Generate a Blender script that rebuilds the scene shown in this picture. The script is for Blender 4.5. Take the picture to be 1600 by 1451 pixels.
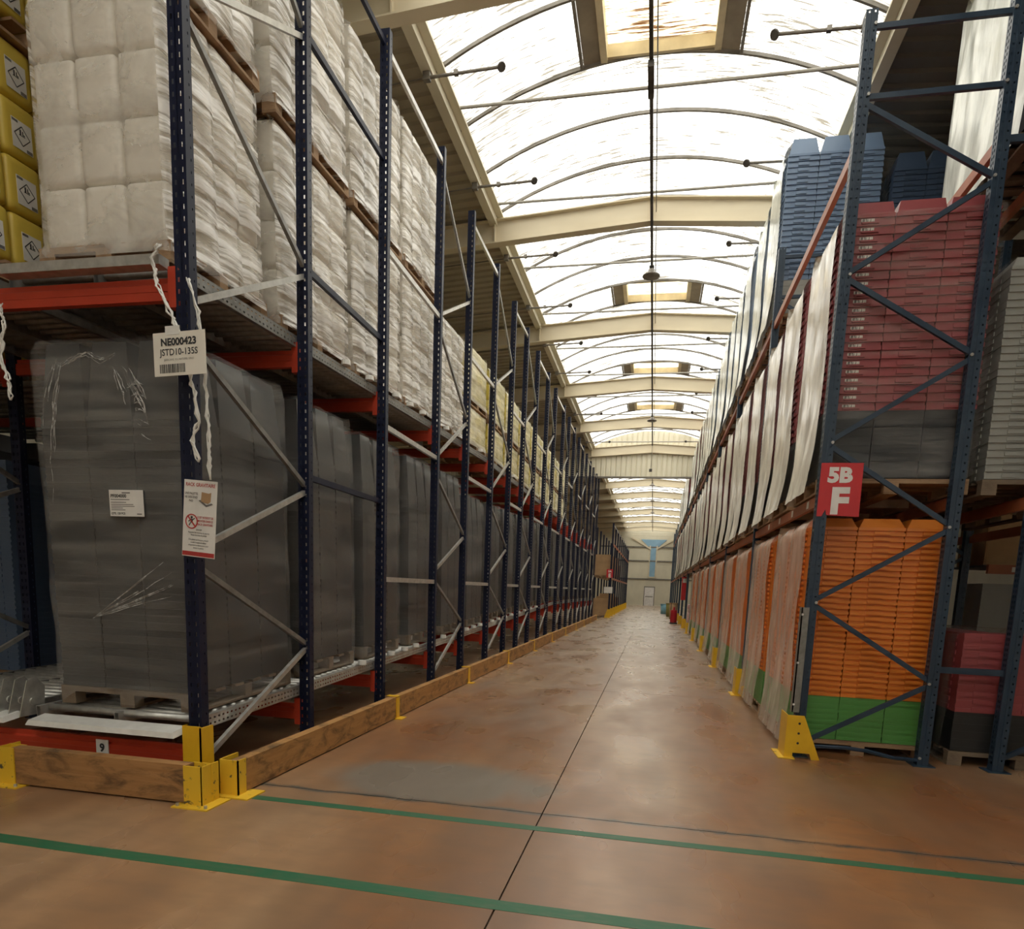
import bpy, bmesh, math, random
from mathutils import Vector, Matrix, noise

random.seed(7)
S = bpy.context.scene
for o in list(bpy.data.objects):
    bpy.data.objects.remove(o)
COL = S.collection

# ------------------------------------------------------------------ camera
R = ((0.97811684, 0.06658386, -0.19711426),
     (0.20449984, -0.13324877, 0.96975491),
     (0.03830479, -0.98884344, -0.14394925))
cam = bpy.data.cameras.new('camera')
cam_o = bpy.data.objects.new('camera', cam)
COL.objects.link(cam_o)
M = Matrix.Identity(4)
for i in range(3):
    M[i][0] = R[i][0]; M[i][1] = -R[i][1]; M[i][2] = -R[i][2]
M[2][3] = 1.6
cam_o.matrix_world = M
cam.sensor_width = 36.0
cam.lens = 36.0 * 1048.0 / 1600.0
cam.shift_x = (800 - 799) / 1600.0
cam.shift_y = (1069 - 725.5) / 1600.0
cam.clip_end = 300
S.camera = cam_o

# ------------------------------------------------------------------ daylight and exposure
W = bpy.data.worlds.new('sky')
S.world = W
W.use_nodes = True
W.node_tree.nodes['Background'].inputs[0].default_value = (1.0, 0.955, 0.88, 1)
W.node_tree.nodes['Background'].inputs[1].default_value = 3.7
S.view_settings.view_transform = 'Standard'
S.view_settings.look = 'None'
S.view_settings.gamma = 1.0
S.view_settings.use_curve_mapping = False
S.view_settings.exposure = 0.0
S.cycles.use_denoising = True
S.cycles.max_bounces = 8
S.cycles.diffuse_bounces = 6
S.cycles.transparent_max_bounces = 16

# ------------------------------------------------------------------ materials
MAT = {}

def _nt(name):
    m = bpy.data.materials.new(name)
    m.use_nodes = True
    nt = m.node_tree
    nt.nodes.clear()
    out = nt.nodes.new('ShaderNodeOutputMaterial')
    MAT[name] = m
    return m, nt, out

def _coords(nt, kind='Object', scale=(1, 1, 1), rot=(0, 0, 0)):
    if kind == 'World':
        t = nt.nodes.new('ShaderNodeNewGeometry'); src = t.outputs['Position']
    else:
        t = nt.nodes.new('ShaderNodeTexCoord'); src = t.outputs[kind]
    mp = nt.nodes.new('ShaderNodeMapping')
    mp.inputs['Scale'].default_value = scale
    mp.inputs['Rotation'].default_value = rot
    nt.links.new(src, mp.inputs['Vector'])
    return mp.outputs['Vector']

def _noise(nt, vec, scale=1.0, detail=4.0, rough=0.55, dist=0.0):
    n = nt.nodes.new('ShaderNodeTexNoise')
    n.inputs['Scale'].default_value = scale
    n.inputs['Detail'].default_value = detail
    n.inputs['Roughness'].default_value = rough
    n.inputs['Distortion'].default_value = dist
    nt.links.new(vec, n.inputs['Vector'])
    return n.outputs['Fac']

def _ramp(nt, fac, stops):
    r = nt.nodes.new('ShaderNodeValToRGB')
    e = r.color_ramp.elements
    while len(e) > 1:
        e.remove(e[0])
    e[0].position = stops[0][0]; e[0].color = (*stops[0][1], 1)
    for p, c in stops[1:]:
        k = e.new(p); k.color = (*c, 1)
    nt.links.new(fac, r.inputs['Fac'])
    return r.outputs['Color']

def _range(nt, fac, a, b, lo, hi):
    r = nt.nodes.new('ShaderNodeMapRange')
    r.inputs['From Min'].default_value = a; r.inputs['From Max'].default_value = b
    r.inputs['To Min'].default_value = lo; r.inputs['To Max'].default_value = hi
    nt.links.new(fac, r.inputs['Value'])
    return r.outputs['Result']

def _mixc(nt, fac, a, b):
    m = nt.nodes.new('ShaderNodeMix'); m.data_type = 'RGBA'
    if isinstance(fac, float): m.inputs[0].default_value = fac
    else: nt.links.new(fac, m.inputs[0])
    for k, v in ((6, a), (7, b)):
        if isinstance(v, tuple): m.inputs[k].default_value = (*v[:3], 1)
        else: nt.links.new(v, m.inputs[k])
    return m.outputs[2]

def _math(nt, op, a, b=None):
    m = nt.nodes.new('ShaderNodeMath'); m.operation = op
    for k, v in ((0, a), (1, b)):
        if v is None: continue
        if isinstance(v, (int, float)): m.inputs[k].default_value = v
        else: nt.links.new(v, m.inputs[k])
    return m.outputs[0]

def _bump(nt, fac, strength, dist=0.01):
    b = nt.nodes.new('ShaderNodeBump')
    b.inputs['Strength'].default_value = strength
    b.inputs['Distance'].default_value = dist
    nt.links.new(fac, b.inputs['Height'])
    return b.outputs['Normal']

def _princ(nt, out, color, rough=0.5, metal=0.0, spec=0.5, normal=None):
    p = nt.nodes.new('ShaderNodeBsdfPrincipled')
    for k, v in (('Base Color', color), ('Roughness', rough)):
        if isinstance(v, tuple): p.inputs[k].default_value = (*v[:3], 1)
        elif isinstance(v, (int, float)): p.inputs[k].default_value = v
        else: nt.links.new(v, p.inputs[k])
    p.inputs['Metallic'].default_value = metal
    p.inputs['Specular IOR Level'].default_value = spec
    if normal is not None: nt.links.new(normal, p.inputs['Normal'])
    if out is not None: nt.links.new(p.outputs[0], out.inputs['Surface'])
    return p.outputs[0]

def pmat(name, c1, c2=None, scale=(6, 6, 6), rough=0.5, metal=0.0, spec=0.5, bump=0.0, kind='Object', lo=0.35, hi=0.65, detail=4.0, rvar=0.0):
    m, nt, out = _nt(name)
    if c2 is None:
        c2 = tuple(x * 0.82 for x in c1)
    v = _coords(nt, kind, scale)
    n = _noise(nt, v, 1.0, detail)
    col = _ramp(nt, n, [(lo, c1), (hi, c2)])
    nrm = _bump(nt, n, bump) if bump else None
    r = _range(nt, n, 0.3, 0.7, rough - rvar, rough + rvar) if rvar else rough
    _princ(nt, out, col, r, metal, spec, nrm)
    return m

def film(name, tint, lo, hi, scale, rot=(0, 0, 0), rough=0.2, bump=0.6, a=0.38, b=0.68, base2=None):
    """stretch film: part clear, part milky for layers, creases and painted aisle-side sheen"""
    m, nt, out = _nt(name)
    v = _coords(nt, 'Object', scale, rot)
    n = _noise(nt, v, 1.0, 5.0, 0.6, 0.4)
    v2 = _coords(nt, 'Object', (1.7, 1.7, 1.3))
    n2 = _noise(nt, v2, 1.0, 3.0, 0.5, 0.8)
    f = _range(nt, n, a, b, lo, hi)
    f2 = _range(nt, n2, 0.3, 0.7, 0.75, 1.2)
    fac = _math(nt, 'MULTIPLY', f, f2)
    fac = _math(nt, 'MINIMUM', fac, 0.97)
    nrm = _bump(nt, n, bump, 0.012)
    col = tint if base2 is None else _mixc(nt, _range(nt, n, a, b, 0, 1), base2, tint)
    p = _princ(nt, None, col, rough, 0.0, 0.5, nrm)
    t = nt.nodes.new('ShaderNodeBsdfTransparent')
    mx = nt.nodes.new('ShaderNodeMixShader')
    nt.links.new(fac, mx.inputs[0]); nt.links.new(t.outputs[0], mx.inputs[1]); nt.links.new(p, mx.inputs[2])
    nt.links.new(mx.outputs[0], out.inputs['Surface'])
    return m

def floor_mat():
    m, nt, out = _nt('sealed_concrete')
    p = _coords(nt, 'World', (1, 1, 1))
    big = _noise(nt, _coords(nt, 'World', (0.5, 0.22, 1)), 1.0, 3, 0.55, 0.4)
    mid = _noise(nt, _coords(nt, 'World', (1.7, 0.8, 1)), 1.0, 2.5, 0.5, 0.2)
    fine = _noise(nt, _coords(nt, 'World', (4, 9, 1), (0, 0, 0.5)), 1.0, 2, 0.5)
    smear = _noise(nt, _coords(nt, 'World', (1.5, 0.22, 1), (0, 0, 0.08)), 1.0, 2.5, 0.5, 0.3)
    c = _ramp(nt, big, [(0.36, (0.265, 0.108, 0.040)), (0.5, (0.325, 0.160, 0.072)), (0.64, (0.45, 0.28, 0.155))])
    c = _mixc(nt, _range(nt, mid, 0.42, 0.78, 0.0, 0.7), c, (0.19, 0.11, 0.062))
    c = _mixc(nt, _range(nt, fine, 0.4, 0.85, 0.0, 0.38), c, (0.16, 0.105, 0.07))
    c = _mixc(nt, _range(nt, smear, 0.5, 0.72, 0.0, 0.6), c, (0.17, 0.10, 0.058))
    sep = nt.nodes.new('ShaderNodeSeparateXYZ'); nt.links.new(p, sep.inputs[0])
    x, y = sep.outputs[0], sep.outputs[1]
    # far part of the aisle turns paler and greyer
    far_tone = _range(nt, _math(nt, 'ADD', y, _math(nt, 'MULTIPLY', big, 14.0)), 12.0, 34.0, 0.0, 0.75)
    c = _mixc(nt, far_tone, c, (0.35, 0.275, 0.20))
    # grey repair patch with an uneven outline
    dx = _math(nt, 'DIVIDE', _math(nt, 'ADD', x, 1.62), 0.85)
    dy = _math(nt, 'DIVIDE', _math(nt, 'ADD', y, -5.1), 0.55)
    d = _math(nt, 'ADD', _math(nt, 'MULTIPLY', dx, dx), _math(nt, 'MULTIPLY', dy, dy))
    d = _math(nt, 'ADD', d, _math(nt, 'MULTIPLY', _math(nt, 'SUBTRACT', mid, 0.5), 3.2))
    c = _mixc(nt, _math(nt, 'MULTIPLY', _range(nt, d, 0.6, 1.5, 0.85, 0.0), _range(nt, y, 4.56, 4.62, 0.0, 1.0)), c, (0.215, 0.19, 0.155))
    # crumbled joint across the aisle
    jy = _math(nt, 'ADD', y, _math(nt, 'MULTIPLY', _math(nt, 'SUBTRACT', _noise(nt, _coords(nt, 'World', (2.2, 2.2, 1)), 1, 6, 0.7), 0.5), 0.18))
    jd = _math(nt, 'ABSOLUTE', _math(nt, 'SUBTRACT', jy, 4.585))
    jw = _math(nt, 'MULTIPLY', _range(nt, jd, 0.012, 0.05, 1.0, 0.0), _range(nt, fine, 0.3, 0.55, 0.35, 1.0))
    c = _mixc(nt, jw, c, (0.10, 0.09, 0.075))
    # small light chips
    chip = _noise(nt, _coords(nt, 'World', (14, 20, 1)), 1.0, 2, 0.5)
    c = _mixc(nt, _range(nt, chip, 0.78, 0.84, 0.0, 0.6), c, (0.55, 0.47, 0.38))
    rough = _range(nt, mid, 0.3, 0.7, 0.20, 0.44)
    _princ(nt, out, c, rough, 0.0, 0.55, _bump(nt, fine, 0.03, 0.005))

def wood_mat(name, c1, c2, c3, scale=(2, 30, 30)):
    m, nt, out = _nt(name)
    g = _noise(nt, _coords(nt, 'Object', scale), 1.0, 5, 0.6, 0.5)
    s = _noise(nt, _coords(nt, 'Object', (3.1, 3.1, 8)), 1.0, 6, 0.7, 0.6)
    c = _ramp(nt, g, [(0.3, c1), (0.7, c2)])
    c = _mixc(nt, _range(nt, s, 0.47, 0.66, 0.0, 0.85), c, c3)
    _princ(nt, out, c, 0.7, 0, 0.3, _bump(nt, g, 0.25, 0.006))

def vault_mat(name, tint, dirt, thr=0.60):
    m, nt, out = _nt(name)
    n = _noise(nt, _coords(nt, 'World', (2.2, 34, 4)), 1.0, 4, 0.6, 0.25)
    w = _noise(nt, _coords(nt, 'World', (0.5, 0.9, 0.5)), 1.0, 4, 0.6)
    th = _math(nt, 'SUBTRACT', n, _range(nt, w, 0.3, 0.7, 0.04, -0.11))
    c = _mixc(nt, _range(nt, th, thr - 0.03, thr + 0.06, 0.0, 0.9), tint, dirt)
    t = nt.nodes.new('ShaderNodeBsdfTranslucent')
    nt.links.new(c, t.inputs['Color'])
    nt.links.new(t.outputs[0], out.inputs['Surface'])

def stripe_paper():
    m, nt, out = _nt('barcode_paper')
    n = _noise(nt, _coords(nt, 'Object', (70, 1, 14)), 1.0, 2)
    _princ(nt, out, _ramp(nt, n, [(0.47, (0.70, 0.64, 0.58)), (0.53, (0.16, 0.13, 0.12))]), 0.7)
stripe_paper()
floor_mat()
vault_mat('vault_sheet', (0.93, 0.95, 0.94), (0.10, 0.085, 0.055), 0.565)
vault_mat('hatch_sheet', (0.90, 0.87, 0.76), (0.20, 0.10, 0.03), 0.60)
pmat('green_paint', (0.022, 0.125, 0.055), (0.07, 0.13, 0.065), (9, 30, 9), 0.5, lo=0.45, hi=0.75)
pmat('joint_dark', (0.05, 0.04, 0.035), None, (5, 5, 5), 0.9)
pmat('cream_paint', (0.66, 0.58, 0.42), (0.60, 0.52, 0.37), (0.7, 0.7, 3), 0.45)
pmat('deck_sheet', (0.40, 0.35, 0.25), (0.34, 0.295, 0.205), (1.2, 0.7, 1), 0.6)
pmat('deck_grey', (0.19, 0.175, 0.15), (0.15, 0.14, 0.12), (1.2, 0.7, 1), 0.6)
pmat('clad_cream', (0.70, 0.65, 0.50), (0.62, 0.575, 0.44), (0.8, 0.8, 0.5), 0.5)
pmat('arch_metal', (0.20, 0.18, 0.15), (0.14, 0.125, 0.10), (5, 5, 5), 0.5)
pmat('rod_grey', (0.36, 0.34, 0.29), (0.28, 0.26, 0.22), (3, 3, 3), 0.5)
pmat('hatch_brown', (0.32, 0.27, 0.20), (0.25, 0.21, 0.16), (4, 4, 4), 0.6)
pmat('hatch_cream', (0.72, 0.62, 0.42), None, (4, 4, 4), 0.5)
pmat('dark_iron', (0.055, 0.05, 0.045), (0.09, 0.08, 0.07), (8, 8, 8), 0.55, 0.3)
pmat('lamp_metal', (0.22, 0.20, 0.17), (0.15, 0.135, 0.115), (8, 8, 8), 0.45, 0.3)
pmat('rack_navy', (0.006, 0.009, 0.028), (0.010, 0.014, 0.038), (3, 3, 3), 0.46, 0.0, 0.3, rvar=0.06)
pmat('rack_teal', (0.016, 0.034, 0.062), (0.026, 0.050, 0.082), (4, 4, 3), 0.42, rvar=0.08)
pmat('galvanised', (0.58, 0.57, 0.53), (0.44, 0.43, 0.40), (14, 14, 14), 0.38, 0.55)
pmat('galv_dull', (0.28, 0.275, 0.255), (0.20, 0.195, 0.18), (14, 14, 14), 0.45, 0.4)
pmat('beam_red', (0.52, 0.055, 0.022), (0.43, 0.042, 0.018), (3, 3, 3), 0.42)
pmat('beam_orange', (0.42, 0.135, 0.055), (0.34, 0.10, 0.045), (3, 3, 3), 0.45)
pmat('yellow_paint', (0.83, 0.50, 0.020), (0.76, 0.43, 0.015), (6, 6, 6), 0.42)
pmat('yellow_worn', (0.80, 0.50, 0.03), (0.10, 0.08, 0.04), (16, 16, 16), 0.5, lo=0.62, hi=0.68)
wood_mat('plank_wood', (0.50, 0.265, 0.092), (0.38, 0.19, 0.062), (0.10, 0.058, 0.028), (26, 1.4, 26))
wood_mat('plank_front', (0.47, 0.25, 0.10), (0.35, 0.175, 0.065), (0.09, 0.055, 0.03), (1.4, 26, 26))
wood_mat('pallet_wood', (0.44, 0.29, 0.17), (0.34, 0.215, 0.12), (0.22, 0.13, 0.075), (4, 4, 30))
wood_mat('pallet_dark', (0.235, 0.175, 0.12), (0.175, 0.13, 0.09), (0.11, 0.08, 0.055), (4, 4, 30))
pmat('crate_orange', (0.78, 0.24, 0.030), (0.72, 0.205, 0.025), (2, 2, 2), 0.38)
pmat('crate_green', (0.105, 0.32, 0.075), (0.09, 0.28, 0.065), (2, 2, 2), 0.38)
pmat('crate_maroon', (0.33, 0.070, 0.076), (0.28, 0.056, 0.062), (2, 2, 2), 0.4)
pmat('crate_charcoal', (0.030, 0.031, 0.032), (0.038, 0.038, 0.038), (2, 2, 2), 0.42)
pmat('crate_black', (0.020, 0.021, 0.022), (0.027, 0.027, 0.027), (2, 2, 2), 0.4)
pmat('crate_blue', (0.17, 0.25, 0.38), (0.14, 0.21, 0.33), (2, 2, 2), 0.4)
pmat('crate_navy', (0.05, 0.08, 0.14), (0.04, 0.065, 0.115), (2, 2, 2), 0.4)
pmat('crate_steel', (0.10, 0.15, 0.24), (0.085, 0.125, 0.20), (2, 2, 2), 0.4)
pmat('crate_darkgreen', (0.02, 0.15, 0.05), (0.016, 0.12, 0.042), (2, 2, 2), 0.4)
pmat('crate_grey', (0.34, 0.34, 0.31), (0.29, 0.29, 0.26), (2, 2, 2), 0.4)
pmat('can_white', (0.88, 0.84, 0.75), (0.83, 0.79, 0.70), (3, 3, 3), 0.5)
pmat('can_yellow', (0.70, 0.53, 0.085), (0.63, 0.46, 0.07), (3, 3, 3), 0.42)
pmat('can_lemon', (0.86, 0.74, 0.13), (0.80, 0.66, 0.10), (3, 3, 3), 0.45)
pmat('paper', (0.80, 0.765, 0.68), (0.76, 0.72, 0.64), (3, 3, 3), 0.7)
pmat('paper_white', (0.84, 0.82, 0.78), None, (3, 3, 3), 0.7)
pmat('ink', (0.03, 0.03, 0.032), (0.045, 0.045, 0.045), (20, 20, 20), 0.7)
pmat('ink_grey', (0.17, 0.16, 0.15), None, (20, 20, 20), 0.7)
pmat('ink_red', (0.48, 0.045, 0.04), None, (20, 20, 20), 0.7)
pmat('sign_red', (0.60, 0.022, 0.028), (0.54, 0.018, 0.024), (5, 5, 5), 0.4)
pmat('sign_white', (0.86, 0.82, 0.78), None, (5, 5, 5), 0.5)
pmat('card_brown', (0.47, 0.30, 0.155), (0.40, 0.25, 0.13), (3, 3, 3), 0.75)
pmat('window_blue', (0.25, 0.42, 0.55), (0.21, 0.36, 0.48), (2, 2, 2), 0.3)
pmat('white_plastic', (0.82, 0.81, 0.77), (0.74, 0.73, 0.69), (12, 12, 12), 0.4)
pmat('bin_blue', (0.25, 0.52, 0.66), None, (4, 4, 4), 0.4)
pmat('red_plastic', (0.50, 0.02, 0.03), None, (4, 4, 4), 0.4)
pmat('bag_pink', (0.62, 0.20, 0.22), (0.72, 0.66, 0.62), (7, 7, 7), 0.5)
pmat('olive', (0.30, 0.26, 0.07), None, (4, 4, 4), 0.6)
film('film_clear', (0.62, 0.62, 0.60), 0.05, 0.34, (7, 7, 1.6), rough=0.16, bump=0.5)
film('film_clear_front', (0.80, 0.76, 0.70), 0.0, 0.16, (1.2, 3, 12), rough=0.2, bump=0.12)
film('film_dark', (0.52, 0.51, 0.48), 0.10, 0.40, (0.9, 0.9, 7), (0.30, 0.2, 0), rough=0.14, bump=0.45, a=0.4, b=0.8)
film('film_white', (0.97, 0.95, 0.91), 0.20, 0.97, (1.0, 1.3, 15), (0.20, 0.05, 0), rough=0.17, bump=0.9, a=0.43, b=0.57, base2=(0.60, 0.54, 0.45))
film('film_white_front', (0.74, 0.70, 0.63), 0.22, 0.70, (2.2, 2.2, 3.2), (0, 0.2, 0), rough=0.12, bump=0.35, a=0.42, b=0.72)  # front wrap tinted greyer; weaker light on that face is painted in
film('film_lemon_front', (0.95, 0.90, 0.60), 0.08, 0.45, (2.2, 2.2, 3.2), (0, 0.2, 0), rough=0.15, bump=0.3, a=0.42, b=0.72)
film('film_cream_sheen', (0.96, 0.90, 0.78), 0.72, 0.97, (5, 5, 1.1), rough=0.2, bump=0.6, a=0.35, b=0.65)  # aisle-side wrap; glancing sheen put into the colour as milky cream
film('film_pale_sheen', (0.90, 0.92, 0.83), 0.72, 0.97, (5, 5, 1.1), (0.3, 0, 0), rough=0.22, bump=0.9, a=0.35, b=0.65)  # top-level wrap, glancing sheen painted in as a pale milky tint
film('film_peach_sheen', (0.90, 0.76, 0.62), 0.34, 0.62, (6, 6, 0.8), rough=0.22, bump=0.6, a=0.35, b=0.7)  # thinner milky layer, glancing sheen painted over the orange crates
film('film_crease', (0.92, 0.91, 0.88), 0.10, 0.62, (12, 12, 12), rough=0.2, bump=0.3)
film('film_lemon', (0.96, 0.93, 0.74), 0.40, 0.88, (1.2, 1.4, 12), (0.2, 0, 0), rough=0.3, bump=0.5)

# ------------------------------------------------------------------ mesh helpers
class MB:
    def __init__(s):
        s.v = []; s.f = []
    def quad(s, a, b, c, d):
        n = len(s.v); s.v += [tuple(a), tuple(b), tuple(c), tuple(d)]; s.f.append((n, n + 1, n + 2, n + 3)); return s
    def box(s, x0, x1, y0, y1, z0, z1):
        return s.hexa([(x0, y0, z0), (x1, y0, z0), (x1, y1, z0), (x0, y1, z0), (x0, y0, z1), (x1, y0, z1), (x1, y1, z1), (x0, y1, z1)])
    def hexa(s, p):
        n = len(s.v); s.v += [tuple(q) for q in p]
        for f in ((0, 3, 2, 1), (4, 5, 6, 7), (0, 1, 5, 4), (1, 2, 6, 5), (2, 3, 7, 6), (3, 0, 4, 7)):
            s.f.append(tuple(n + k for k in f))
        return s
    def bar(s, p, q, w, h, side=(0, 0, 1)):
        """box beam from p to q; h is measured along 'side', w across it"""
        p, q = Vector(p), Vector(q); d = (q - p).normalized()
        u = Vector(side); u = (u - d * u.dot(d)).normalized(); r = d.cross(u)
        P = [p + r * (a * w / 2) + u * (b * h / 2) for a, b in ((-1, -1), (1, -1), (1, 1), (-1, 1))]
        Q = [x + (q - p) for x in P]
        return s.hexa(P + Q)
    def channel(s, p, q, w, h, side, t=0.006):
        """open channel: web plus two lips, like a cold-formed brace"""
        p, q = Vector(p), Vector(q); d = (q - p).normalized()
        u = Vector(side); u = (u - d * u.dot(d)).normalized(); r = d.cross(u)
        s.bar(p, q, w, t, u)
        for a in (-1, 1):
            o = r * (a * (w / 2 - t / 2)) - u * (h / 2)
            s.bar(p + o, q + o, t, h, u)
        return s
    def cyl(s, p, q, r, n=10, r2=None, caps=True):
        p, q = Vector(p), Vector(q); d = (q - p).normalized()
        u = d.orthogonal().normalized(); w = d.cross(u); r2 = r if r2 is None else r2
        b = len(s.v)
        for c, rr in ((p, r), (q, r2)):
            for k in range(n):
                a = 2 * math.pi * k / n
                s.v.append(tuple(c + (u * math.cos(a) + w * math.sin(a)) * rr))
        for k in range(n):
            s.f.append((b + k, b + (k + 1) % n, b + n + (k + 1) % n, b + n + k))
        if caps:
            s.f.append(tuple(b + k for k in range(n))[::-1]); s.f.append(tuple(b + n + k for k in range(n)))
        return s
    def tube(s, pts, r, n=6):
        pts = [Vector(p) for p in pts]; b = len(s.v)
        for i, p in enumerate(pts):
            d = (pts[min(i + 1, len(pts) - 1)] - pts[max(i - 1, 0)]).normalized()
            u = d.cross(Vector((0.3, 1, 0.1))).normalized(); w = d.cross(u)
            rr = r[i] if isinstance(r, (list, tuple)) else r
            for k in range(n):
                a = 2 * math.pi * k / n
                s.v.append(tuple(p + (u * math.cos(a) + w * math.sin(a)) * rr))
        for i in range(len(pts) - 1):
            for k in range(n):
                s.f.append((b + i * n + k, b + i * n + (k + 1) % n, b + (i + 1) * n + (k + 1) % n, b + (i + 1) * n + k))
        s.f.append(tuple(b + k for k in range(n))[::-1]); s.f.append(tuple(b + (len(pts) - 1) * n + k for k in range(n)))
        return s
    def lathe(s, prof, c=(0, 0, 0), n=20):
        b = len(s.v)
        for r, z in prof:
            for k in range(n):
                a = 2 * math.pi * k / n
                s.v.append((c[0] + r * math.cos(a), c[1] + r * math.sin(a), c[2] + z))
        for i in range(len(prof) - 1):
            for k in range(n):
                s.f.append((b + i * n + k, b + i * n + (k + 1) % n, b + (i + 1) * n + (k + 1) % n, b + (i + 1) * n + k))
        return s
    def prism(s, poly, axis, a0, a1):
        """extrude a 2-D polygon: axis 'y' takes (x, z) points, 'x' takes (y, z), 'z' takes (x, y)"""
        def P(p, a):
            return (p[0], a, p[1]) if axis == 'y' else (a, p[0], p[1]) if axis == 'x' else (p[0], p[1], a)
        n = len(poly); b = len(s.v)
        s.v += [P(p, a0) for p in poly] + [P(p, a1) for p in poly]
        for k in range(n):
            s.f.append((b + k, b + (k + 1) % n, b + n + (k + 1) % n, b + n + k))
        s.f.append(tuple(b + k for k in range(n))[::-1]); s.f.append(tuple(b + n + k for k in range(n)))
        return s
    def plate(s, w, h, holes, pitch, hh, z0=0.0, origin=(0, 0, 0), du=(1, 0, 0), dv=(0, 0, 1)):
        """sheet w by h with columns of punched holes [(u0, u1)], one per pitch, hh high"""
        o, du, dv = Vector(origin), Vector(du), Vector(dv)
        us = [0]
        for a, b in holes: us += [a, b]
        us.append(w)
        solid = lambda u0, u1, v0, v1: s.quad(o + du * u0 + dv * v0, o + du * u1 + dv * v0, o + du * u1 + dv * v1, o + du * u0 + dv * v1)
        v = z0
        if z0 > 0: solid(0, w, 0, z0)
        while v + pitch <= h:
            solid(0, w, v, v + pitch - hh)
            for k in range(len(us) - 1):
                if k % 2 == 0: solid(us[k], us[k + 1], v + pitch - hh, v + pitch)
            v += pitch
        if v < h: solid(0, w, v, h)
        return s
    def mesh(s, name, smooth=False, weld=False):
        me = bpy.data.meshes.new(name)
        me.from_pydata(s.v, [], s.f)
        bm = bmesh.new(); bm.from_mesh(me)
        if weld: bmesh.ops.remove_doubles(bm, verts=bm.verts, dist=1e-5)
        bmesh.ops.recalc_face_normals(bm, faces=bm.faces)
        bm.to_mesh(me); bm.free()
        if smooth:
            for p in me.polygons: p.use_smooth = True
        return me

def obj(name, me, mat, parent=None, loc=None, rot=None, scale=None):
    if isinstance(me, MB): me = me.mesh(name)
    o = bpy.data.objects.new(name, me)
    COL.objects.link(o)
    m = MAT[mat]
    if not me.materials:
        me.materials.append(m)
    elif me.materials[0] != m:
        o.material_slots[0].link = 'OBJECT'; o.material_slots[0].material = m
    if parent: o.parent = parent
    if loc: o.location = loc
    if rot: o.rotation_euler = rot
    if scale: o.scale = scale
    return o

def empty(name, loc=(0, 0, 0), rot=None, parent=None):
    o = bpy.data.objects.new(name, None)
    COL.objects.link(o)
    o.location = loc; o.empty_display_size = 0.1
    if rot: o.rotation_euler = rot
    if parent: o.parent = parent
    return o

def tag(o, label, cat, group=None):
    o['label'] = label; o['category'] = cat
    if group: o['group'] = group
    return o

ORD = 'first second third fourth fifth sixth seventh eighth ninth tenth eleventh twelfth thirteenth fourteenth fifteenth sixteenth seventeenth eighteenth nineteenth twentieth'.split()
ORD += ['twenty-' + w for w in ORD[:9]] + ['thirtieth'] + ['thirty-' + w for w in ORD[:9]]
def struct(o, label=None, cat=None):
    o['kind'] = 'structure'
    if label: o['label'] = label
    if cat: o['category'] = cat
    return o

_TX = {}
def text_mesh(s, size, bold=0.0, align='LEFT'):
    k = (s, size, bold, align)
    if k in _TX: return _TX[k]
    cu = bpy.data.curves.new('lettering', 'FONT')
    cu.body = s; cu.size = size; cu.offset = bold; cu.align_x = align; cu.resolution_u = 3
    t = bpy.data.objects.new('lettering', cu)
    COL.objects.link(t)
    bpy.context.view_layer.update()
    dg = bpy.context.evaluated_depsgraph_get()
    me = bpy.data.meshes.new_from_object(t.evaluated_get(dg))
    me.name = 'lettering'
    bpy.data.objects.remove(t)
    while me.materials: me.materials.pop()
    _TX[k] = me
    return me

def text(parent, s, size, mat, loc, bold=0.0, align='LEFT', sx=1.0):
    return obj('lettering', text_mesh(s, size, bold, align), mat, parent, loc, (math.pi / 2, 0, 0), (sx, 1, 1))

# ------------------------------------------------------------------ floor
XW0, XW1, YW0, YW1 = -13.5, 13.0, -10.0, 82.0
floor = struct(obj('floor', MB().box(XW0, XW1, YW0, YW1, -0.10, -0.02), 'joint_dark'), 'worn reddish brown sealed concrete warehouse floor', 'floor')
xs = [XW0, -5.6, -0.67, 4.3, 9.3, XW1]
ys = [YW0, -5.4, -0.4, 4.585, 10.75, 16.8, 22.8, 28.8, 34.8, 40.8, 46.8, 52.8, 58.8, 64.8, 70.8, 76.8, YW1]
for i in range(len(xs) - 1):
    for j in range(len(ys) - 1):
        g = 0.005
        obj('slab', MB().box(xs[i] + g, xs[i + 1] - g, ys[j] + g, ys[j + 1] - g, -0.025, 0.0), 'sealed_concrete', floor)
def wobble_line(y0, w, x0, x1, n=40):
    m = MB(); P = []
    for k in range(n + 1):
        x = x0 + (x1 - x0) * k / n
        P.append((x, y0 + 0.012 * noise.noise((x * 0.8, y0, 0))))
    top = [(x, y + w / 2 + 0.004 * noise.noise((x * 9, 3, 0))) for x, y in P]
    bot = [(x, y - w / 2 + 0.004 * noise.noise((x * 9, 8, 0))) for x, y in P]
    for k in range(n):
        m.hexa([(*bot[k], 0), (*bot[k + 1], 0), (*top[k + 1], 0), (*top[k], 0), (*bot[k], .0015), (*bot[k + 1], .0015), (*top[k + 1], .0015), (*top[k], .0015)])
    return m
obj('painted_line', wobble_line(3.14, 0.105, -9.0, 6.5), 'green_paint', floor)
obj('painted_line', wobble_line(4.28, 0.085, -2.80, 6.5), 'green_paint', floor)

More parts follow.
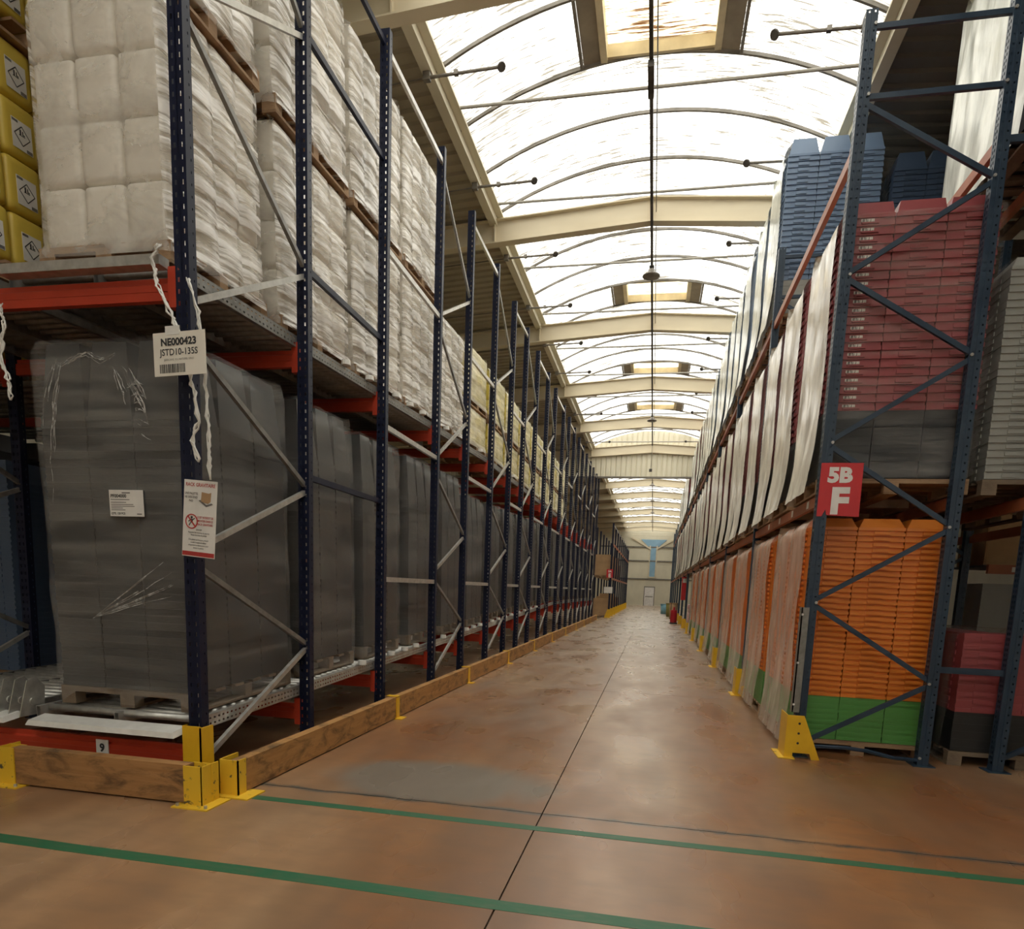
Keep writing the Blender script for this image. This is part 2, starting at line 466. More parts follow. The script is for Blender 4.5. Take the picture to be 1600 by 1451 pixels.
# ------------------------------------------------------------------ roof
XC, HWL, HWR = -0.5, 3.07, 3.05
ZS, RISE = 8.90, 0.80
PITCH = 0.068
BEAM_Y = [8.75 + 5.47 * k for k in range(-4, 14)]
def zr(x, base): return base - abs(x - XC) * PITCH
ceil = struct(empty('ceiling', (0, 0, 8.9)), 'barrel vault skylight between sheet metal roof slopes on cream beams', 'ceiling')
def cobj(name, m, mat, **k): return obj(name, m, mat, ceil, (0, 0, -8.9), **k)

def deck(xa, xb):
    m = MB(); y = YW0; p = 0.28
    prof = [(0, 0), (0.14, 0), (0.17, 0.04), (0.25, 0.04)]
    pts = []
    while y < YW1:
        for a, b in prof: pts.append((y + a, b))
        y += p
    for k in range(len(pts) - 1):
        (ya, za), (yb, zb) = pts[k], pts[k + 1]
        m.quad((xa, ya, zr(xa, 9.09) + za), (xb, ya, zr(xb, 9.09) + za), (xb, yb, zr(xb, 9.09) + zb), (xa, yb, zr(xa, 9.09) + zb))
    # outer skin closes the roof
    m.quad((xa, YW0, zr(xa, 9.20)), (xb, YW0, zr(xb, 9.20)), (xb, YW1, zr(xb, 9.20)), (xa, YW1, zr(xa, 9.20)))
    return m
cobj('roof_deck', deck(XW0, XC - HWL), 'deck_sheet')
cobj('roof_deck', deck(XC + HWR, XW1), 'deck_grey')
for s, x in ((1, XC - HWL), (-1, XC + HWR)):
    m = MB().box(x - 0.03, x + 0.03, YW0, YW1, ZS - 0.16, ZS + 0.22).box(x + s * 0.03, x + s * 0.16, YW0, YW1, ZS - 0.03, ZS + 0.01)
    m.box(x - s * 0.12, x - s * 0.03, YW0, YW1, ZS - 0.16, ZS - 0.13)
    cobj('curb', m, 'clad_cream')

def arcz(x):
    hw = HWL
    t = max(-1, min(1, (x - XC) / hw))
    Rr = (hw * hw + RISE * RISE) / (2 * RISE)
    return ZS + RISE - Rr + math.sqrt(max(Rr * Rr - (t * hw) ** 2, 0))
def arc_strip(m, x0, x1, y0, y1, dz=0.0, n=20, t=0.0):
    P = [x0 + (x1 - x0) * k / n for k in range(n + 1)]
    for a, b in zip(P, P[1:]):
        if t:
            m.hexa([(a, y0, arcz(a) + dz), (b, y0, arcz(b) + dz), (b, y1, arcz(b) + dz), (a, y1, arcz(a) + dz),
                    (a, y0, arcz(a) + dz + t), (b, y0, arcz(b) + dz + t), (b, y1, arcz(b) + dz + t), (a, y1, arcz(a) + dz + t)])
        else:
            m.quad((a, y0, arcz(a) + dz), (b, y0, arcz(b) + dz), (b, y1, arcz(b) + dz), (a, y1, arcz(a) + dz))
    return m
AP = 1.27
arch_y = [11.57 + AP * k for k in range(-22, 56)]
arch_y = [y for y in arch_y if YW0 < y < YW1 + 1]
hatches = {-1: 0, 6: 1, 11: 2, 15: 3}          # bay index from the arch at 11.57
pane_me = arc_strip(MB(), XC - HWL, XC + HWR, 0, AP).mesh('pane', smooth=True, weld=True)
arch_me = arc_strip(MB(), XC - HWL, XC + HWR, -0.02, 0.02, -0.05, 24, 0.05).mesh('arch_rib')
HX0, HX1 = -1.58, 0.72
nh = 0
for k, y in enumerate(arch_y):
    cobj('arch_rib', arch_me, 'arch_metal').location.y = y
    idx = round((y - 11.57) / AP)
    if idx in hatches:
        nh += 1
        cobj('pane', arc_strip(MB(), XC - HWL, HX0, y, y + AP, n=8).mesh('pane', True, True), 'vault_sheet')
        cobj('pane', arc_strip(MB(), HX1, XC + HWR, y, y + AP, n=8).mesh('pane', True, True), 'vault_sheet')
        w = struct(empty('window_%d' % nh, (XC, y, 9.7)), 'smoke vent hatch with brown side panels set in the barrel vault', 'window')
        def wobj(name, m, mat): return obj(name, m, mat, w, (-XC, -y, -9.7))
        ix0, ix1 = HX0 + 0.36, HX1 - 0.36
        wobj('side_panel', arc_strip(MB(), HX0, ix0 - 0.06, y + 0.03, y + AP - 0.03, -0.02, 4, 0.03), 'hatch_brown')
        wobj('side_panel', arc_strip(MB(), ix1 + 0.06, HX1, y + 0.03, y + AP - 0.03, -0.02, 4, 0.03), 'hatch_brown')
        zt = ZS + RISE + 0.12
        fr = MB()
        for xa, xb in ((ix0 - 0.10, ix0), (ix1, ix1 + 0.10)):
            fr.box(xa, xb, y + 0.02, y + AP - 0.02, ZS + RISE - 0.10, zt)
        fr.box(ix0, ix1, y + 0.02, y + 0.07, ZS + RISE - 0.06, zt).box(ix0, ix1, y + AP - 0.07, y + AP - 0.02, ZS + RISE - 0.06, zt)
        wobj('upstand', fr, 'hatch_cream')
        rim = MB()
        for xx in (HX0 - 0.05, HX1 + 0.01):
            rim.hexa([(xx, y, arcz(xx) - .06), (xx + .04, y, arcz(xx + .04) - .06), (xx + .04, y + AP, arcz(xx + .04) - .06), (xx, y + AP, arcz(xx) - .06),
                      (xx, y, arcz(xx) + .02), (xx + .04, y, arcz(xx + .04) + .02), (xx + .04, y + AP, arcz(xx + .04) + .02), (xx, y + AP, arcz(xx) + .02)])
        wobj('rim', rim, 'arch_metal')
        wobj('pane', MB().box(ix0 - 0.1, ix1 + 0.1, y + 0.02, y + AP - 0.02, zt, zt + 0.01), 'hatch_sheet')
    else:
        cobj('pane', pane_me, 'vault_sheet').location.y = y

for y in [11.1 + 2.65 * k for k in range(-9, 26)]:
    if YW0 < y < YW1:
        cobj('tie_rod', MB().cyl((XC - HWL, y, ZS + 0.0), (XC + HWR, y, ZS + 0.0), 0.024, 8), 'rod_grey')

def half_beam(m, y, xa, xb, zb, h):
    za, zbv = zr(xa, zb), zr(xb, zb)
    def slab(y0, y1, d0, d1):
        m.hexa([(xa, y0, za + d0), (xb, y0, zbv + d0), (xb, y1, zbv + d0), (xa, y1, za + d0), (xa, y0, za + d1), (xb, y0, zbv + d1), (xb, y1, zbv + d1), (xa, y1, za + d1)])
    slab(y - 0.008, y + 0.008, 0.02, h - 0.02)
    slab(y - 0.10, y + 0.10, 0.0, 0.022)
    slab(y - 0.10, y + 0.10, h - 0.022, h)
beam_me = None
for y in BEAM_Y:
    if beam_me is None:
        m = MB()
        half_beam(m, 0, XW0, XC, 8.60, 0.44); half_beam(m, 0, XC, XW1, 8.60, 0.44)
        for x in (XC - 0.012, XC - HWL, XC + HWR):
            z = zr(x, 8.60)
            m.box(x - 0.01, x + 0.01, -0.09, 0.09, z + 0.0, z + 0.44)
        m.box(XC - 0.012, XC + 0.012, -0.10, 0.10, 8.55, 9.08)
        beam_me = m.mesh('portal_beam')
    cobj('portal_beam', beam_me, 'cream_paint').location.y = y

# conduit and cable under the ridge
con = MB().box(-0.505, -0.455, 4.0, 33.6, 8.44, 8.50)
for y in BEAM_Y:
    if 4 < y < 33: con.box(-0.50, -0.46, y - 0.03, y + 0.03, 8.50, 8.60)
con.box(-0.52, -0.44, 9.9, 10.5, 8.36, 8.44)
con.box(-0.49, -0.47, 33.56, 33.6, 7.35, 8.45).box(-0.56, -0.42, 33.5, 33.62, 7.25, 7.37)
struct(obj('trim_1', con, 'dark_iron'), 'dark cable conduit running under the roof ridge', 'conduit')
con = MB().box(-0.505, -0.465, 36.4, 80.0, 8.44, 8.48)
struct(obj('trim_2', con, 'dark_iron'), 'dark cable conduit under the ridge beyond the ribbed curtain wall', 'conduit')
con = MB().cyl((-0.42, 4.0, 8.80), (-0.42, 33.0, 8.80), 0.010, 6)
struct(obj('trim_3', con, 'lamp_metal'), 'thin steel cable beside the ridge conduit', 'cable')

lamp_me = MB().lathe([(0.0, 0.0), (0.15, 0.0), (0.185, 0.012), (0.185, 0.03), (0.16, 0.05), (0.10, 0.075), (0.075, 0.09), (0.07, 0.15), (0.045, 0.17), (0.0, 0.17)], n=24).mesh('lamp_shade', True)
for li, y in enumerate((15.6, 28.0, 44.5, 52.0, 59.5, 67)):
    L = tag(empty('pendant_lamp', (-0.48, y, 8.22)), ORD[li] + ' dark bell-shaped high bay lamp along the ridge conduit', 'lamp', 'high bay lamps under the ridge')
    obj('lamp_shade', lamp_me, 'lamp_metal', L)
    obj('suspension', MB().cyl((0, 0, 0.165), (0, 0, 0.24), 0.012, 8).box(-0.05, 0.05, -0.05, 0.05, 0.19, 0.215), 'dark_iron', L)

# pipe arms with round heads beside the vault
def arm_mesh(s):
    m = MB().cyl((0, 0, 0), (-s * 1.05, 0, -0.03), 0.021, 8).cyl((-s * 1.05, 0, -0.03), (-s * 3.8, 0, -0.22), 0.012, 6)
    m.box(-s * 1.05 - .05, -s * 1.05 + .05, -.04, .04, -.07, .035).box(-s * .62 - .03, -s * .62 + .03, -.03, .03, -.04, .02)
    return m.mesh('pipe')
def head_mesh(s):
    m = MB()
    d = Vector((s * 0.45, -0.55, -0.7)).normalized()
    c = Vector((s * 0.03, 0, 0))
    m.cyl(c - d * 0.05, c + d * 0.005, 0.035, 12, 0.062); m.cyl(c + d * 0.005, c + d * 0.02, 0.062, 12, 0.055)
    return m.mesh('nozzle_head')
arms = {1: (arm_mesh(1), head_mesh(1), -2.56), -1: (arm_mesh(-1), head_mesh(-1), 1.08)}
for k in range(-1, 11):
    y = 10.1 + 2.65 * k
    for s in (1, -1):
        a = tag(empty('nozzle_arm', (arms[s][2], y, 8.70)), ORD[k + 1] + ' slim pipe arm with round nozzle head under the vault, above the ' + ('gravity rack' if s == 1 else 'orange-beam rack'), 'nozzle', 'nozzle arms on the ' + ('gravity rack' if s == 1 else 'orange-beam rack') + ' side of the vault')
        obj('pipe', arms[s][0], 'lamp_metal', a); obj('nozzle_head', arms[s][1], 'dark_iron', a)

# ------------------------------------------------------------------ walls
def ribbed(x0, x1, y, z0, zf, p=0.26, d=0.04):
    m = MB(); x = x0; pts = []
    while x < x1:
        for a, b in ((0, 0), (0.16, 0), (0.19, d), (0.23, d)):
            if x + a <= x1: pts.append((x + a, y + b))
        x += p
    for (xa, ya), (xb, yb) in zip(pts, pts[1:]):
        m.quad((xa, ya, z0), (xb, yb, z0), (xb, yb, zf(xb)), (xa, ya, zf(xa)))
    return m
def roofz(x):
    return arcz(x) + 0.0 if XC - HWL < x < XC + HWR else zr(x, 9.12)
struct(obj('wall_curtain', ribbed(XW0 + .05, XW1 - .05, 36.2, 7.42, roofz), 'clad_cream'), 'cream ribbed sheet curtain wall hanging below the roof across the hall', 'wall')
struct(obj('trim_4', MB().box(XW0 + .05, XW1 - .05, 36.12, 36.30, 7.36, 7.44), 'arch_metal'), 'bottom edge rail of the ribbed curtain wall', 'rail')
wb = MB(); z = 0
while z < 9.6:
    wb.box(XW0, XW1, YW1, YW1 + 0.1, z + 0.02, z + 0.30); wb.box(XW0, XW1, YW1 + 0.03, YW1 + 0.1, z, z + 0.02)
    z += 0.30
wall_back = struct(obj('wall_back', wb, 'clad_cream'), 'cream horizontally clad end wall', 'wall')
struct(obj('wall_left', MB().box(XW0 - 0.1, XW0, YW0, YW1, 0, 9.3), 'clad_cream'), 'cream side wall behind the gravity rack', 'wall')
struct(obj('wall_right', MB().box(XW1, XW1 + 0.1, YW0, YW1, 0, 9.3), 'clad_cream'), 'cream side wall behind the orange-beam racks', 'wall')
wf = MB().box(XW0, XW1, YW0 - 0.1, YW0, 0, 4.4).box(XW0, XW1, YW0 - 0.1, YW0, 6.2, 9.8).box(XW0, -11.5, YW0 - 0.1, YW0, 4.4, 6.2).box(11.5, XW1, YW0 - 0.1, YW0, 4.4, 6.2)
struct(obj('wall_front', wf, 'clad_cream'), 'cream wall closing the near end of the hall', 'wall')
w6 = struct(empty('window_6', (0, YW0, 0)), 'assumed translucent band with steel mullions, added to the near end wall for front light', 'window')  # assumed glazing behind the camera, added to light the front faces
for k in range(10):
    x = -11.5 + 2.3 * k
    obj('pane', MB().box(x + 0.04, x + 2.26, -0.06, -0.05, 4.4, 6.2), 'vault_sheet', w6)
    obj('mullion', MB().box(x - 0.04, x + 0.04, -0.09, -0.01, 4.4, 6.2), 'arch_metal', w6)
for z in (3.05, 5.15, 6.75):
    struct(obj('trim_%d' % (5 + int(z)), MB().box(-6.5, 6, YW1 - 0.12, YW1 - 0.001, z, z + 0.14), 'arch_metal'), 'horizontal rail on the end wall at %.1f metres' % z, 'rail')
w5 = struct(empty('window_5', (-0.25, YW1, 0)), 'blue T-shaped window strip with cream frame in the end wall', 'window')
obj('pane', MB().box(-0.32, 0.32, -0.10, -0.02, 3.4, 7.0), 'window_blue', w5)
obj('pane', MB().prism([(-1.5, 7.7), (1.5, 7.7), (0.3, 6.6), (-0.3, 6.6)], 'y', -0.09, -0.02), 'window_blue', w5)
fm = MB()
for x in (-0.40, 0.40): fm.box(x - 0.07, x + 0.07, -0.14, 0, 3.3, 7.0)
fm.box(-0.5, 0.5, -0.14, 0, 3.25, 3.40)
fm.bar((-0.3, -0.12, 6.6), (-2.6, -0.12, 7.9), 0.1, 0.16); fm.bar((0.3, -0.12, 6.6), (2.6, -0.12, 7.9), 0.1, 0.16)
obj('window_frame', fm, 'cream_paint', w5)
d1 = struct(empty('door_1', (-0.42, YW1, 0)), 'pale double leaf door in the end wall', 'door')
obj('door_leaf', MB().box(-0.55, 0.55, -0.08, -0.02, 0, 2.15), 'sign_white', d1)
obj('push_bar', MB().box(-0.45, 0.45, -0.14, -0.08, 1.02, 1.10), 'arch_metal', d1)
obj('door_frame', MB().box(-0.63, -0.55, -0.1, 0, 0, 2.25).box(0.55, 0.63, -0.1, 0, 0, 2.25).box(-0.63, 0.63, -0.1, 0, 2.15, 2.25), 'arch_metal', d1)

# ------------------------------------------------------------------ pallets, crates, cans, film
_PC = {}
def pallet(parent, Wd, Dp, near, mat='pallet_wood', z=0.0, name='pallet'):
    """wooden pallet 0.144 high, base corner at the parent's origin"""
    if near:
        p = obj(name, _pm('skid', Wd, Dp), mat, parent, (0, 0, z))
        bx, by = 0.13, 0.10
        for x in (0, (Wd - bx) / 2, Wd - bx):
            for y in (0, (Dp - by) / 2, Dp - by):
                obj('block', _pm('block', bx, by), mat, p, (x, y, 0.022))
        n = max(5, int(Dp / 0.2))
        for k in range(n):
            w = 0.125
            obj('board', _pm('board', Wd, w), mat, p, (0, (Dp - w) * k / (n - 1), 0.122))
        return p
    return obj(name, _pm('all', Wd, Dp), mat, parent, (0, 0, z))
def _pm(kind, a, b):
    k = (kind, round(a, 3), round(b, 3))
    if k in _PC: return _PC[k]
    m = MB()
    if kind == 'skid':
        for x in (0, (a - 0.13) / 2, a - 0.13): m.box(x, x + 0.13, 0, b, 0, 0.022)
        for y in (0, (b - 0.10) / 2, b - 0.10): m.box(0, a, y, y + 0.10, 0.10, 0.122)
    elif kind == 'block': m.box(0, a, 0, b, 0, 0.078)
    elif kind == 'board': m.box(0, a, 0, b, 0, 0.022)
    else:
        for x in (0, (a - 0.13) / 2, a - 0.13):
            m.box(x, x + 0.13, 0, b, 0, 0.022)
            for y in (0, (b - 0.12) / 2, b - 0.12): m.box(x, x + 0.13, y, y + 0.12, 0.022, 0.10)
        for y in (0, (b - 0.1) / 2, b - 0.1): m.box(0, a, y, y + 0.1, 0.10, 0.122)
        n = max(4, int(b / 0.22))
        for q in range(n): m.box(0, a, (b - 0.14) * q / (n - 1), (b - 0.14) * q / (n - 1) + 0.14, 0.122, 0.144)
    _PC[k] = m.mesh('pallet_piece')
    return _PC[k]

def crate_geo(m, x, y, z, w, d, p, lip, tabs=True):
    """one nested tub: protruding rim below, recessed wall above, hand-hold tabs on the rim"""
    e = 0.003
    x0, x1, y0, y1 = x + e, x + w - e, y + e, y + d - e
    m.box(x0, x1, y0, y1, z + 0.10 * p, z + 0.62 * p)
    lx = lip * 0.15
    m.box(x0 + lx, x1 - lx, y0 + lip, y1 - lip, z + 0.62 * p, z + 1.10 * p)
    if tabs:
        t = lip * 0.7
        m.box(x0 + w * 0.33, x0 + w * 0.67, y0 - t, y0, z + 0.30 * p, z + 0.80 * p)
        m.box(x0 - t, x0, y0 + d * 0.3, y0 + d * 0.7, z + 0.30 * p, z + 0.80 * p)
        m.box(x1, x1 + t, y0 + d * 0.3, y0 + d * 0.7, z + 0.30 * p, z + 0.80 * p)
def top_geo(m, x, y, z, w, d, h, tp=0.045):
    e = 0.012
    a, b = (x + e, x + w - e), (y + e, y + d - e)
    m.box(x + .004, x + w - .004, y + .004, y + d - .004, z, z + 0.03)
    m.hexa([(a[0], b[0], z + .03), (a[1], b[0], z + .03), (a[1], b[1], z + .03), (a[0], b[1], z + .03),
            (a[0] + tp, b[0] + tp, z + h), (a[1] - tp, b[0] + tp, z + h), (a[1] - tp, b[1] - tp, z + h), (a[0] + tp, b[1] - tp, z + h)])
_CC = {}
def cached(key, fn, name, smooth=False):
    if key not in _CC:
        m = MB(); fn(m); _CC[key] = m.mesh(name, smooth)
    return _CC[key]

def crate_load(name, label, group, loc, Wd, Dp, bands, pitch, top, nx=3, ny=3, side='L', near=False, films=(), pmat_='pallet_wood', lipm=0.012, topmat=None, near_pallet=None, stickers=False, cat='crate stack', topw=0.045):
    """bands: [(material, number of layers, lip depth)] from the pallet up"""
    root = tag(empty(name, loc), label, cat, group)
    pallet(root, Wd, Dp, near if near_pallet is None else near_pallet, pmat_)
    cw, cd = (Wd - 0.02) / nx, (Dp - 0.02) / ny
    z = 0.144
    cells = [(i, 0) for i in range(nx)] + [((0 if side == 'L' else nx - 1), j) for j in range(1, ny)]
    for bi, (mt, n, lip) in enumerate(bands):
        if near:
            me = cached(('c', round(cw, 3), round(cd, 3), pitch, lip), lambda m: crate_geo(m, 0, 0, 0, cw, cd, pitch, lip, lip > 0.008), 'crate')
            for k in range(n):
                for i, j in cells:
                    c = obj('crate', me, mt, root, (0.01 + i * cw + random.uniform(-.0025, .0025), 0.01 + j * cd + random.uniform(-.002, .002), z + k * pitch))
                    if stickers and bi == len(bands) - 1 and (i, j) == (0, 0):
                        s = obj('sticker', cached('stick', lambda m: m.box(0, 0.115, -0.002, 0, 0, 0.024), 'sticker'), 'barcode_paper', c, (cw * 0.32, 0.004 - lip * 0.7, pitch * 0.48))
        else:
            def fn(m, n=n, lip=lip):
                for k in range(n):
                    for i, j in cells: crate_geo(m, 0.01 + i * cw, 0.01 + j * cd, k * pitch, cw, cd, pitch, lip, False)
            o = obj('crate_stack', cached(('s', round(Wd, 2), round(Dp, 2), nx, ny, side, n, pitch, lip), fn, 'crate_stack'), mt, root, (0, 0, z))
            o['kind'] = 'stuff'
        z += n * pitch
    if top:
        tm = topmat or bands[-1][0]
        me = cached(('t', round(cw, 3), round(cd, 3), top, topw), lambda m: top_geo(m, 0, 0, 0, cw, cd, top, topw), 'top_crate')
        for i in range(nx):
            for j in range(ny):
                if near or j == 0 or i == (0 if side == 'L' else nx - 1):
                    obj('top_crate', me, tm, root, (0.01 + i * cw, 0.01 + j * cd, z))
    H = z + (top or 0)
    for f in films: add_film(root, Wd, Dp, H, *f)
    return root

_FM = {}
def film_mesh(Wd, Dp, H, mode, off, amp, seed, step, rows, zb=0.03, shoulder=0.12, cells=None, arch=None, flare=0.0):
    """wrap around a load: mode 'all', 'L' (aisle side, back and top edge left of an open front), 'R' or 'F' (front sheet)"""
    key = (round(Wd, 2), round(Dp, 2), round(H, 2), mode, off, amp, seed, step, rows, zb, shoulder, cells, arch, flare)
    if key in _FM: return _FM[key]
    r = 0.05
    x0, x1, y0, y1 = -off, Wd + off, -off, Dp + off
    corners = {'all': [(x0, y0), (x1, y0), (x1, y1), (x0, y1), (x0, y0)],
               'L': [(x0, y0 + 0.13), (x0, y1), (x1, y1)],
               'R': [(x0, y1), (x1, y1), (x1, y0), (x1 - 0.05, y0)],
               'F': [(x0, y0), (x1, y0)]}[mode]
    path = []
    for (ax, ay), (bx, by) in zip(corners, corners[1:]):
        L = math.hypot(bx - ax, by - ay); n = max(1, int(L / step))
        nx_, ny_ = (by - ay) / L, -(bx - ax) / L
        cx, cy = (ax + bx) / 2 - Wd / 2, (ay + by) / 2 - Dp / 2
        if nx_ * cx + ny_ * cy < 0: nx_, ny_ = -nx_, -ny_
        for k in range(n + (1 if (bx, by) == corners[-1] and mode != 'all' else 0)):
            t = k / n
            path.append((ax + (bx - ax) * t, ay + (by - ay) * t, nx_, ny_, t * L, L))
    if mode in ('all',):
        # round the corners by averaging
        q = []
        for i, p in enumerate(path):
            a, b = path[i - 1], path[(i + 1) % len(path)]
            q.append((p[0] * .6 + a[0] * .2 + b[0] * .2, p[1] * .6 + a[1] * .2 + b[1] * .2, *p[2:]))
        path = q
    V, F = [], []
    cxm, cym = Wd / 2, Dp / 2
    prof = [(k / rows, 0.0) for k in range(rows + 1)] + ([(1.0, 0.07), (1.005, 0.22), (1.008, 0.5)] if mode != 'F' else [])
    for t, ins in prof:
        for (px, py, nx_, ny_, s, L) in path:
            b = zb
            if arch and ny_ < -0.5:
                u = (s / L * 2) % 1.0
                b = zb + max(0, arch * math.sqrt(max(0, 1 - ((u - 0.5) / 0.36) ** 2)))
            z = b + (H + off - b) * min(t, 1.0) + (t - 1.0 if t > 1 else 0) * H
            o = amp * noise.noise((px * 3.1 + seed, py * 3.1 + z * 0.25, z * 1.3)) + amp * 0.5 * noise.noise((px * 9 + seed, py * 9 + z * 1.5, z * 2.5))
            sh = 0.0
            if t > 0.93: sh = -shoulder * ((t - 0.93) / 0.07) ** 2 * (1 if t <= 1 else 1)
            if flare: o += flare * max(0, 1 - t / 0.3) ** 2
            if cells:
                cw, ch, z0c = cells
                if z > z0c:
                    o += 0.035 * (abs(math.sin(math.pi * s / L * max(1, round(L / cw)))) ** 0.4 * abs(math.sin(math.pi * (z - z0c) / ch)) ** 0.35 - 1)
            k = o + max(sh, -shoulder)
            x, y = px + nx_ * k, py + ny_ * k
            if ins:
                x += (cxm - x) * ins; y += (cym - y) * ins
                z += 0.02 * noise.noise((x * 5, y * 5, seed))
            V.append((x, y, z))
    n = len(path); closed = mode == 'all'; FR = []
    for i in range(len(prof) - 1):
        for k in range(n if closed else n - 1):
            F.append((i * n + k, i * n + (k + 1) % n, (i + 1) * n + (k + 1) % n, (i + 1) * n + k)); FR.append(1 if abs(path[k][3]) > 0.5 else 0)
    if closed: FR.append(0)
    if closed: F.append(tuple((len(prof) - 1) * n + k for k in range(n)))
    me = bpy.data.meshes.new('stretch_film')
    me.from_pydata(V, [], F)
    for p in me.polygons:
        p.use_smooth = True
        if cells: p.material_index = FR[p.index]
    _FM[key] = me
    return me
def add_film(root, Wd, Dp, H, mat, mode, off=0.012, amp=0.015, seed=0, step=0.06, rows=30, **kw):
    me = film_mesh(Wd, Dp, H, mode, off, amp, seed, step, rows, **kw)
    if me.materials and me.materials[0] != MAT[mat]:
        me = me.copy(); me.materials.clear()
    return obj('stretch_film', me, mat, root)

_can = {}
def can_mesh(w, d, h):
    k = (w, d, h)
    if k not in _can:
        bm = bmesh.new()
        bmesh.ops.create_cube(bm, size=1.0)
        for v in bm.verts: v.co = Vector((v.co.x * w, v.co.y * d, v.co.z * h))
        bmesh.ops.bevel(bm, geom=list(bm.edges), offset=min(w, d, h) * 0.17, segments=3, profile=0.6, affect='EDGES')
        me = bpy.data.meshes.new('jerrican'); bm.to_mesh(me); bm.free()
        for p in me.polygons: p.use_smooth = True
        _can[k] = me
    return _can[k]

def can_load(name, label, group, loc, Wd, Dp, tiers, mat, side='R', nx=3, ny=4, ch=0.395, fmat=None, labels=False, fseed=1, near=True, pm='pallet_wood', cat='jerrican stack'):
    """tiers: list of layer counts; each tier stands on its own pallet"""
    root = tag(empty(name, loc), label, cat, group)
    z = 0.0
    iw, idp = 0.03, 0.03
    cw, cd = (Wd - 2 * iw) / nx, (Dp - 2 * idp) / ny
    for ti, n in enumerate(tiers):
        pallet(root, Wd, Dp, near, pm, z)
        zt = z + 0.150
        for k in range(n):
            for i in range(nx):
                for j in range(ny):
                    edge = j == 0 or i == (nx - 1 if side == 'R' else 0) or (k == n - 1 and ti == len(tiers) - 1 and near)
                    if not edge: continue
                    c = obj('jerrican', can_mesh(round(cw - 0.006, 3), round(cd - 0.006, 3), ch - 0.006), mat, root,
                            (iw + (i + .5) * cw + random.uniform(-.004, .004), idp + (j + .5) * cd + random.uniform(-.004, .004), zt + (k + .5) * ch))
                    if labels and (j == 0 or i == nx - 1):
                        hz = hazard_meshes()
                        for fx in ([0] if j == 0 else []) + ([1] if i == nx - 1 else []):
                            rz = (0, 0, 0) if fx == 0 else (0, 0, math.pi / 2)
                            lo = (0, -cd / 2 + 0.0005, -0.03) if fx == 0 else (cw / 2 - 0.0005, 0, -0.03)
                            for nm, mm, mt in hz: obj(nm, mm, mt, c, lo, rz)
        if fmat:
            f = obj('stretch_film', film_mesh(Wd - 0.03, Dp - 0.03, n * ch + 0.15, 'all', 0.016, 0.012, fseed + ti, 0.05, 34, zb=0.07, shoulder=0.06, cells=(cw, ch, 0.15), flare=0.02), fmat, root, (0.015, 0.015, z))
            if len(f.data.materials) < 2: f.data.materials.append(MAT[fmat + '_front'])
        z = zt + n * ch + 0.01
    return root
_hz = []
def hazard_meshes():
    if not _hz:
        a = MB().box(-0.085, 0.085, -0.0035, -0.0015, -0.10, 0.10).mesh('hazard_label')
        b = MB()
        q = 0.066
        P = [(0, -q), (q, 0), (0, q), (-q, 0)]
        for (ax, az), (bx, bz) in zip(P, P[1:] + P[:1]): b.bar((ax, -0.0045, az), (bx, -0.0045, bz), 0.0012, 0.006, (0.7, 0, 0.7))
        b = MB()
        for (ax, az), (bx, bz) in zip(P, P[1:] + P[:1]):
            l = math.hypot(bx - ax, bz - az); nx_, nz_ = -(bz - az) / l * 0.003, (bx - ax) / l * 0.003
            b.hexa([(ax - nx_, -.0052, az - nz_), (bx - nx_, -.0052, bz - nz_), (bx - nx_, -.0035, bz - nz_), (ax - nx_, -.0035, az - nz_),
                    (ax + nx_, -.0052, az + nz_), (bx + nx_, -.0052, bz + nz_), (bx + nx_, -.0035, bz + nz_), (ax + nx_, -.0035, az + nz_)])
        # tree-and-fish style mark reduced to bold strokes
        b.box(-0.02, -0.008, -.005, -.0035, 0.005, 0.04).box(0.002, 0.022, -.005, -.0035, 0.008, 0.016).box(0.002, 0.010, -.005, -.0035, 0.016, 0.036).box(-0.026, 0.024, -.005, -.0035, 0.0, 0.005)
        for k in range(4): b.box(0.03, 0.08, -.005, -.0035, -0.096 + k * 0.006, -0.093 + k * 0.006)
        for k in range(3): b.box(-0.08, -0.03, -.005, -.0035, 0.078 + k * 0.006, 0.081 + k * 0.006)
        _hz.append(('hazard_label', a, 'paper_white')); _hz.append(('hazard_mark', b.mesh('hazard_mark'), 'ink'))
    return _hz

# ------------------------------------------------------------------ gravity-flow rack
XA = -3.20                                   # aisle face of the posts
PY = [4.31, 5.92, 7.74, 9.73, 11.33, 13.12, 14.77, 16.23, 17.78, 19.5, 20.98, 22.9, 24.38, 25.98, 27.6, 29.16, 30.8, 32.6, 34.2, 36.0, 37.6]
PTOP = 7.55
def post_left():
    m = MB(); w, d = 0.11, 0.08
    m.plate(w, PTOP, [(0.022, 0.036), (0.074, 0.088)], 0.075, 0.030, 0.06, (-w, 0, 0), (1, 0, 0))
    m.plate(d, PTOP, [(0.048, 0.056)], 0.075, 0.016, 0.06, (0, 0, 0), (0, 1, 0))
    m.quad((-w, 0, 0), (-w, d, 0), (-w, d, PTOP), (-w, 0, PTOP))
    m.box(-0.022, 0, d - 0.003, d, 0, PTOP); m.box(-w, -w + 0.022, d - 0.003, d, 0, PTOP)
    # rolled crease down the front
    m.box(-w / 2 - 0.006, -w / 2 + 0.006, 0.0, 0.008, 0, PTOP)
    return m.mesh('post')
post_l_me = post_left()
foot_l_me = MB().box(-0.13, 0.02, -0.03, 0.11, 0, 0.008).mesh('foot_plate')
rack = tag(empty('gravity_rack', (XA, 4.31, 0)), 'navy gravity flow rack with red beams, silver braces and sloping roller lanes', 'rack')
def robj(name, m, mat, **k):
    o = obj(name, m, mat, rack, (-XA, -4.31, 0))
    return o
